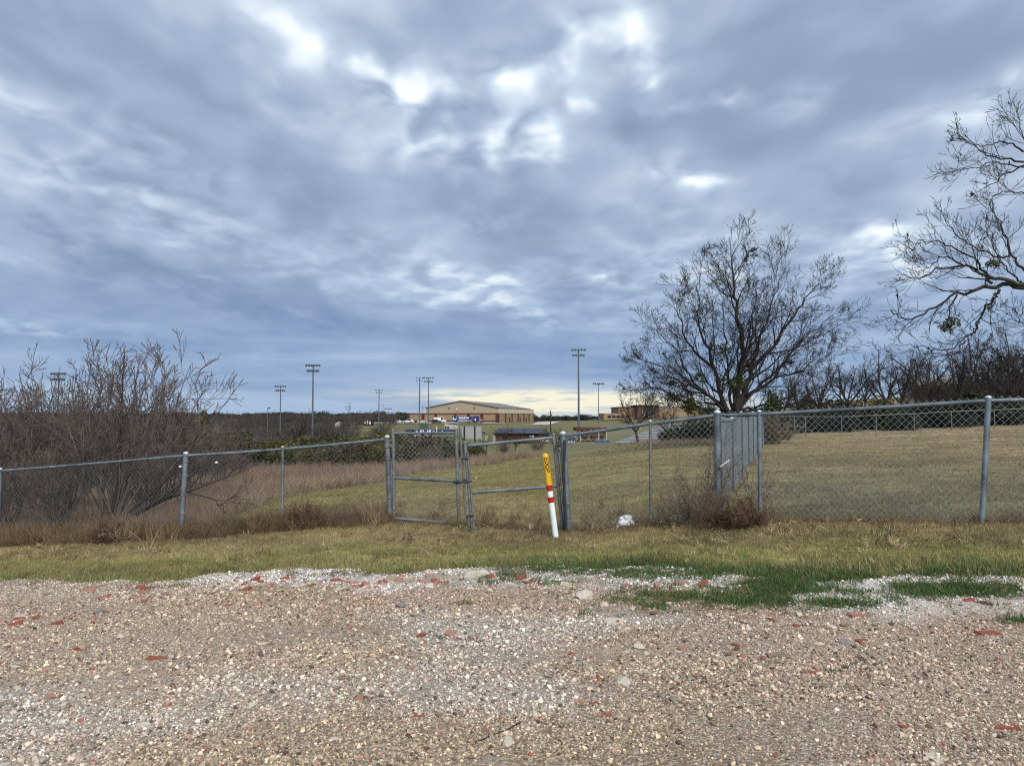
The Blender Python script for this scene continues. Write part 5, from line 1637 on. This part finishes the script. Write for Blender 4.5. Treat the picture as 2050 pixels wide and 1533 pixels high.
for s_ in (0.35, 7.4, 13.6, 19.9, 29.1, 35.2, 42.4) + (24.8,):
    if s_ == 24.8: continue
    mb = MB(); mb.box(K + du * s_ - dv * .12 + UP * HL * .5, (1.15, .5, HL - .006), math.atan2(du[1], du[0])); mb.build('pilaster', BROWNB, BD)
for s_ in (10.4, 16.9):
    pass
mb = MB(); mb.box(K + du * LW / 2 - dv * .06 + UP * (HL - .18), (LW + .2, .3, .34), math.atan2(du[1], du[0])); mb.build('cap_course', BROWNB, BD)
mb = MB(); mb.box(K + du * LW / 2 - dv * .07 + UP * 1.25, (LW - .2, .24, .26), math.atan2(du[1], du[0])); mb.build('base_course', BROWNB, BD)
for px in (898, 949):
    s_ = (997 - px) / F * 333 / .974
    mb = MB(); mb.box(K + du * s_ + UP * (at(px, 816.5, 333)[2] - BZ) + dv * .10, (1.0, .2, 1.0), math.atan2(du[1], du[0])); mb.build('vent', M('vent_louvre', (.2, .17, .12), .7, .1), BD)
s_ = (997 - 914) / F * 333 / .974
mb = MB(); mb.box(K + du * s_ + UP * (at(914, 819, 333)[2] - BZ) + dv * .05, (.8, .35, 1.1), math.atan2(du[1], du[0])); mb.build('wall_lamp', CREAM, BD)
# side wall: upper panels, pilasters, doors
pw = DP * .86 / 8
for i in range(8):
    c = K + dv * (.3 + pw * (i + .5)) - du * .07 + UP * (HL + (HE - HL) * .5)
    mb = MB(); mb.box(c, (pw - .25, .3, HE - HL - .06), math.atan2(dv[1], dv[0])); mb.build('wall_panel', CREAM, BD)
for i in range(7):
    c = K + dv * (.4 + (DP - .8) * i / 6) - du * .12 + UP * HL * .5
    mb = MB(); mb.box(c, (1.1, .5, HL - .02), math.atan2(dv[1], dv[0])); mb.build('pilaster', BROWNB, BD)
for t_ in (.27, .56, .74):
    c = K + dv * (DP * t_) - du * .08 + UP * 1.7
    mb = MB(); mb.box(c, (1.6, .35, 2.6), math.atan2(dv[1], dv[0])); mb.build('door', BROWNB, BD)
# access road in front
ROADM = M('pale_concrete_road', (.46, .43, .38), .9, .1, .2)
rp = []
for px in np.linspace(690, 1010, 26):
    p = on_ground(px, 318); rp.append(p)
Vr = [];
for p in rp: Vr += [p + [0, 0, .25], np.array([p[0] * 1.02, 325, float(Z(p[0] * 1.02, 325)) + .25])]
fr = [(2 * i, 2 * i + 2, 2 * i + 3, 2 * i + 1) for i in range(len(rp) - 1)]
tag(link('access_road', mesh_from('access_road', Vr, fr, [ROADM])), kind='structure')
Vr = []
for px, d in [(1066, 300), (1078, 296), (1088, 306), (1098, 330), (1112, 370)]:
    p = on_ground(px, d); wv_ = 4 if d < 320 else 5
    Vr += [p + [-wv_, 0, .35], p + [wv_, 6, .35]]
tag(link('access_road', mesh_from('access_road', Vr, [(2 * i, 2 * i + 1, 2 * i + 3, 2 * i + 2) for i in range(4)], [ROADM])), kind='structure')


# ------------------------------------------------------------------ vehicles by the building
TYRE = M('tyre_rubber', (.02, .02, .02), .8, .1)


def car(px, d, L, Wd, H, col, label, rz, van=False):
    p = on_ground(px, d); p[2] += .27
    root = empty('parked_van' if van else 'parked_car', p, label, 'van' if van else 'car', 'cars parked by the main building')
    root.rotation_euler = (0, 0, rz)
    mt = M('car_paint', col, .3, .03, .5, spec=.6)
    def put(m_, n_, ma, sm=False):
        V_ = np.vstack(m_.V); return link(n_, mesh_from(n_, V_, m_.Fc, [ma], sm), root)
    m_ = MB(); prof = [(-L / 2, .35), (-L / 2, .75), (-L / 2 + .1, .95), (L / 2 - 1.2, .95), (L / 2 - .1, .8), (L / 2, .55), (L / 2, .35)] if not van else [(-L / 2, .35), (-L / 2, H - .1), (L / 2 - 1.4, H), (L / 2 - .7, 1.15), (L / 2, .95), (L / 2, .35)]
    m_.prism([(a, -Wd / 2, b) for a, b in prof], (0, Wd, 0)); put(m_, 'body', mt)
    if not van:
        m_ = MB(); m_.prism([(a, -Wd / 2 + .1, b) for a, b in [(-L / 2 + .3, .93), (-L / 2 + .7, H), (L / 2 - 2.2, H), (L / 2 - 1.4, .93)]], (0, Wd - .2, 0)); cb = put(m_, 'cabin', mt)
        m_ = MB(); m_.prism([(a, -Wd / 2 + .085, b) for a, b in [(-L / 2 + .55, 1.0), (-L / 2 + .8, H - .08), (L / 2 - 2.25, H - .08), (L / 2 - 1.65, 1.0)]], (0, Wd - .17, 0)); put(m_, 'window', DARKGL)
    else:
        m_ = MB(); m_.prism([(a, -Wd / 2 - .01, b) for a, b in [(L / 2 - 2.3, 1.2), (L / 2 - 2.3, H - .2), (L / 2 - 1.5, H - .2), (L / 2 - .95, 1.2)]], (0, Wd + .02, 0)); put(m_, 'window', DARKGL)
    for sx in (-L * .31, L * .31):
        for sy in (-1, 1):
            m_ = MB(); m_.tube([(sx, sy * (Wd / 2 - .2), .33), (sx, sy * (Wd / 2 + .02), .33)], .33, 10); put(m_, 'wheel', TYRE)
    for sy in (-.6, .6):
        m_ = MB(); m_.box((L / 2 - .02, sy, .68), (.08, .3, .15)); put(m_, 'headlight', LENS)
    return root


car(818, 321, 4.6, 1.8, 1.55, (.75, .75, .74), 'white car parked left before the main building', 2.9)
car(826, 322.5, 4.6, 1.8, 1.5, (.02, .022, .03), 'black car parked right behind the white car', .2)
car(846, 321, 4.4, 1.8, 1.5, (.45, .47, .42), 'pale silver car parked in the middle of the row', .15)
car(881, 323, 5.4, 2.0, 2.4, (.78, .78, .77), 'white van parked left of the blue truck', .1, True)
car(874, 320.5, 4.6, 1.8, 1.5, (.02, .02, .025), 'black car parked in front of the white van', .3)
car(789, 322, 4.4, 1.8, 1.5, (.05, .06, .09), 'dark car at the left end of the parked row', .0)
car(799, 321, 4.4, 1.8, 1.5, (.5, .52, .52), 'light grey car second from the left end of the parked row', .1)
# blue articulated truck with white print
BLUE = M('deep_blue_paint', (.032, .042, .105), .35, .08, .5, spec=.6)
PURP = M('violet_blue_paint', (.035, .018, .14), .35, .08, .5, spec=.6)
WPRINT = M('white_print', (.72, .75, .80), .5, .05)
LBLUE = M('light_blue_print', (.22, .30, .52), .5, .1)
tb = on_ground(905, 319); tb[2] += .28
TK = empty('articulated_truck', tb, 'blue articulated truck with white lettering parked before the main building', 'truck')
lx = lambda px: (px - 905) / F * 319
def bx3(name, x0, x1, z0, z1, y0, y1, mat, par=None):
    m_ = MB(); m_.box(tb + [(x0 + x1) / 2, (y0 + y1) / 2, (z0 + z1) / 2], (x1 - x0, y1 - y0, z1 - z0), bev=.04); return m_.build(name, mat, par or TK)
trl = bx3('trailer', 0, lx(946), .75, 2.75, 0, 2.4, BLUE)
for k, (a, b, z0, z1, m_) in enumerate([(0.3, .8, 1.3, 2.4, WPRINT), (1.1, 1.6, 1.1, 1.8, WPRINT), (1.8, 2.2, 1.6, 2.5, LBLUE), (2.9, 3.5, 1.9, 2.5, WPRINT), (3.6, 4.1, 1.8, 2.5, WPRINT), (4.3, 4.9, 1.9, 2.5, WPRINT), (5.1, 5.6, 1.85, 2.55, WPRINT), (5.8, 6.3, 1.9, 2.5, WPRINT), (6.5, 7.2, 1.85, 2.5, WPRINT), (3.0, 6.6, 1.2, 1.65, LBLUE), (2.4, 8.6, .82, 1.02, WPRINT)]):
    bx3('print_panel', a, b, z0, z1, -.03, -.004, m_, trl)
cab = bx3('cab', lx(947.5), lx(959), .6, 2.9, .05, 2.35, PURP)
bx3('print_panel', lx(950.5), lx(953), .9, 1.9, -.03, .04, WPRINT, cab)
bx3('window', lx(956), lx(958.6), 1.7, 2.4, -.02, .04, DARKGL, cab)
bx3('bonnet', lx(959), lx(965.5), .6, 1.75, .2, 2.2, GREYST)
bx3('chassis', .2, lx(962), .45, .74, .5, 1.9, TYRE)
for px in (908, 912, 940, 949, 953, 963):
    m_ = MB(); m_.tube([tb + [lx(px), -.05, .42], tb + [lx(px), .35, .42]], .42, 12); m_.build('wheel', TYRE, TK)

# ------------------------------------------------------------------ stadium in the hollow
GREYBLK = M('grey_block_wall', (.30, .31, .31), .9, .1, .3)
REDBR = M('red_brown_brick_wall', (.115, .062, .043), .9, .12, .5)
DKROOF = M('dark_blue_grey_roof', (.055, .062, .085), .6, .1, .4)


def wbox(name, parent, px0, px1, py0, py1, d, depth, mat, bev=0.0, off=0.0):
    a, b = at(px0, py1, d), at(px1, py0, d)
    m_ = MB(); m_.box([(a[0] + b[0]) / 2, d + depth / 2 + off, (a[2] + b[2]) / 2], (b[0] - a[0], depth, b[2] - a[2]), bev=bev)
    return m_.build(name, mat, parent)


def site(name, px, py, d, label, cat, group=None):
    return empty(name, at(px, py, d), label, cat, group)


pb = site('press_box', 903, 862, 215, 'pale two storey press box with small windows above the blue banner', 'building')
wl = wbox('wall', pb, 890, 916, 848, 866, 215, 5, CONC)
m_ = MB(); a, b, c = at(889, 848.5, 215), at(917, 850.5, 215), at(903, 846.5, 215)
m_.prism([a, b, b + [0, 0, .4], c + [0, 0, .35], a + [0, 0, .35]], (0, 5.3, 0)); m_.build('roof', GREYBLK, pb)
for k in range(3): wbox('window', pb, 891.2 + k * 3.1, 893.2 + k * 3.1, 853.3, 857.8, 215, .1, DARKGL, 0, -.11)
for k in range(2): wbox('window', pb, 891.6 + k * 2.6, 893.2 + k * 2.6, 848.8, 850.8, 215, .1, WPRINT, 0, -.11)
wbox('window', pb, 908.3, 909.8, 854, 856, 215, .1, DARKGL, 0, -.11)
bn = site('banner', 868, 866, 200, 'long blue banner with white marks on the stadium fence', 'banner')
wbox('cloth', bn, 812, 914, 859.5, 867, 200, .12, BLUE)
for k, (x0, x1) in enumerate([(829, 831), (834, 835.6), (841, 845), (846.6, 849), (855, 857.5), (858.5, 863), (866, 870), (884, 887)]):
    wbox('white_mark', bn, x0, x1, 860.8, 864.2, 200, .05, WPRINT if k < 6 else LBLUE, 0, -.07)
wbox('hem', bn, 812, 914, 858.7, 859.3, 200, .14, M('banner_hem', (.10, .14, .19), .7, .1))
fp = site('foul_pole', 874, 866, 196, 'thin pale yellow post before the blue banner', 'post')
m_ = MB(); m_.tube([at(874.2, 868, 196), at(874.2, 853, 196)], .12, 8); m_.build('pole', M('pale_yellow_paint', (.75, .72, .5), .5, .05), fp)
sb_ = site('windscreen', 848, 858, 225, 'green windscreen panel hung between two fence poles', 'screen')
wbox('panel', sb_, 841, 856, 847.5, 858, 225, .1, M('green_mesh_fabric', (.06, .10, .05), .9, .1))
for k in (840.5, 856.5):
    m_ = MB(); m_.tube([at(k, 861, 225), at(k, 846.8, 225)], .07, 6); m_.build('post', POLE, sb_)
wlt = site('white_tarp', 840, 872, 185, 'pale crumpled tarp lying below the blue banner', 'tarp')
m_ = MB(); pts = [at(px, py, 185) for px, py in ((822, 874), (828, 870), (845, 869.5), (862, 870), (858, 872), (840, 875.5))]
m_.prism(pts, (0, 3, .3)); m_.build('sheet', M('pale_tarp', (.40, .42, .46), .7, .15, 1), wlt)
bd = site('board_wall', 942, 878, 160, 'grey block wall with two black uprights below the blue truck', 'wall')
for k, (x0, x1) in enumerate([(921, 928), (931, 949), (952, 964)]): wbox('wall_panel', bd, x0, x1, 853.5, 877 + k, 160, .5, GREYBLK)
for x0 in (928.4, 949.4): wbox('upright', bd, x0 - .1, x0 + 2.5, 852.6, 885, 160, .7, BLACK, 0, -.1)
sp_ = site('loudspeaker', 968, 868, 162, 'small dark box on a post right of the grey block wall', 'box')
wbox('box', sp_, 965.5, 971.5, 864, 869, 162, .5, DKROOF, .05)
m_ = MB(); m_.tube([at(963.5, 878, 162), at(963.5, 852, 162)], .05, 6); m_.build('post', POLE, sp_)
for k, (x0, x1, y0, y1) in enumerate([(971, 977.5, 874, 880), (987, 992, 873.5, 880)]):
    o_ = site('utility_cabinet', x0, y1, 150, ['left one of two small white cabinets right of the grey block wall', 'right one of two small white cabinets right of the grey block wall'][k], 'cabinet')
    wbox('case', o_, x0, x1, y0, y1 + 3, 150, .6, CONC, .05); wbox('lid', o_, x0 - .4, x1 + .4, y0 - .8, y0 - .1, 150, .7, WPRINT, .02, -.05)
# dark roofed brick building
db = site('brick_building', 1040, 884, 175, 'low red brown brick building with a dark hipped roof', 'building')
wbox('wall', db, 990, 1081, 866, 885, 175, 9, REDBR)
wbox('white_wall', db, 1081.2, 1099, 868.5, 884, 175, 6, CONC)
for k in range(4): wbox('window', db, 1083 + k * 4, 1085.6 + k * 4, 870.5, 874.5, 175, .1, DARKGL, 0, -.11)
wbox('door', db, 1072, 1074.5, 869.5, 884, 175, .1, BROWNB, 0, -.11)
wbox('sign', db, 1060, 1069, 870.5, 875.5, 175, .12, LBLUE, 0, -.13); wbox('sign', db, 1064.5, 1069, 871, 875, 175, .1, WPRINT, 0, -.25)
m_ = MB()
A0, A1, A2, A3 = at(986, 867, 174), at(1103, 867.5, 174), at(1080, 856.5, 179), at(998, 856.5, 179)
Bk = np.array([0, 10, 0]); Vv = [A0, A1, A2, A3, A0 + Bk, A1 + Bk]
m_.add(Vv, [(0, 1, 2, 3), (0, 3, 4), (1, 5, 2), (3, 2, 5, 4), (0, 4, 5, 1)]); m_.build('roof', DKROOF, db)
# brick stand end on the right
bs_ = site('brick_stand', 1185, 884, 180, 'red brown brick ticket stand with a flat dark roof right of the gates', 'building')
wbox('wall', bs_, 1164, 1213, 863, 877, 180, 6, REDBR); wbox('roof', bs_, 1152, 1216, 855.5, 862.6, 180, 7, BROWNB, .1, -.5)
for k in range(3): wbox('opening', bs_, 1166 + k * 16, 1176 + k * 16, 872, 879, 180, .12, BLACK, 0, -.13)
for k in (1161, 1198, 1213): wbox('post', bs_, k, k + 1.6, 863, 886, 179.4, .2, CONC)
bl_ = site('blue_banner', 1215, 886, 165, 'small blue strip banner below the brick stand', 'banner')
wbox('cloth', bl_, 1192, 1222, 881, 886.5, 165, .1, M('bright_blue_cloth', (.05, .08, .20), .7, .1))
b2 = site('blue_banner', 1143, 886, 165, 'blue banner with a white ticked edge right of the thick gate post', 'banner')
wbox('cloth', b2, 1136, 1152, 875, 885, 165, .1, BLUE)
for k in range(5): wbox('white_mark', b2, 1137 + k * 3, 1138.6 + k * 3, 883, 885.2, 165, .05, WPRINT, 0, -.07)
wbox('rail', b2, 1136, 1152, 871, 873.4, 165, .2, CONC)
# bleachers: rows of grey benches climbing to the right
BLM = M('grey_aluminium_bench', (.33, .35, .38), .5, .12, 1)
bc = site('bleachers', 1330, 888, 120, 'grey aluminium bleachers on the slope under the large spreading tree', 'bleachers')
for k in range(13):
    d_ = 120 + k * 1.4
    x0, x1 = 1232 + k * 8, 1432
    a, b = at(x0, 884 - k * 3.0, d_), at(x1, 886 - k * 3.0, d_)
    m_ = MB(); m_.box((a + b) / 2, (b[0] - a[0], .55, .10)); m_.box((a + b) / 2 + [0, .5, -.22], (b[0] - a[0], .06, .30)); m_.build('bench_row', BLM, bc)
for px in (1240, 1290, 1340, 1390, 1425):
    a, b = at(px, 890, 120), at(px + 30, 848, 137)
    m_ = MB(); m_.tube([a, b], .09, 6); m_.build('brace', POLE, bc)
# school building on the right ridge
SC = site('school_building', 1260, 836, 330, 'tan brick school with a dark glass front on the ridge', 'building')
wbox('low_wing', SC, 1209, 1252, 827, 840, 330, 20, TANBLK)
wbox('main_block', SC, 1238, 1284, 815.5, 840, 333, 24, M('tan_brick', (.25, .17, .11), .9, .08, .4))
wbox('tower', SC, 1276, 1320, 811.5, 841, 329, 18, REDBR)
gf = wbox('glass_front', SC, 1285, 1308, 815, 836, 329, .3, M('green_glass', (.06, .085, .075), .2, .15, .4, spec=.6), 0, -.31)
for k in range(6): wbox('mullion', SC, 1285 + k * 4.4, 1285.6 + k * 4.4, 815, 836, 329, .2, CONC, 0, -.52)
wbox('east_wing', SC, 1320.2, 1400, 816, 842, 332, 18, TANBLK)
wbox('roof_edge', SC, 1236, 1286, 814.3, 815.4, 332.6, 25, BROWNB); wbox('roof_edge', SC, 1274, 1322, 810.4, 811.4, 328.6, 19, BROWNB)
for k in range(5): wbox('window', SC, 1216.5 + k * 9, 1223.5 + k * 9, 831.5, 836, 330, .2, DARKGL, 0, -.21)
# house roof showing through the wood on the right
hs = site('house', 1865, 780, 150, 'pale house with a grey roof half hidden by the wood on the right', 'house')
wbox('wall', hs, 1850, 1915, 770, 800, 150, 8, CONC)
m_ = MB(); a, b, c, d = at(1846, 770, 149.6), at(1919, 770, 149.6), at(1905, 754, 153), at(1862, 754, 153)
m_.add([a, b, c, d, a + [0, 9, 0], b + [0, 9, 0]], [(0, 1, 2, 3), (0, 3, 4), (1, 5, 2), (3, 2, 5, 4), (0, 4, 5, 1)]); m_.build('roof', GREYST, hs)
for k in range(3): wbox('window', hs, 1857 + k * 20, 1866 + k * 20, 776, 788, 150, .12, DARKGL, 0, -.13)
# white cottage and scoreboard in the valley
ct = site('cottage', 676, 852, 300, 'tiny white gabled hut in the valley left of the far floodlights', 'hut')
a = at(671, 853, 300); b = at(681, 846.5, 300)
m_ = MB(); m_.prism([a, [b[0], 300, a[2]], [b[0], 300, a[2] + 1], [(a[0] + b[0]) / 2, 300, b[2] + .5], [a[0], 300, a[2] + 1]], (0, 4, 0)); m_.build('wall', CONC, ct)
wbox('door', ct, 675, 677, 850, 853, 300, .1, GREYST, 0, -.11)
sc = site('scoreboard', 736, 850, 300, 'dark scoreboard with white panels in the valley', 'scoreboard')
wbox('board', sc, 728, 748, 840, 853, 300, .5, BLACK)
for k, (x0, x1) in enumerate([(730, 732.6), (734.6, 737), (739, 742.5)]): wbox('white_panel', sc, x0, x1, 843 - (2 if k == 1 else 0), 849, 300, .1, WPRINT, 0, -.11)
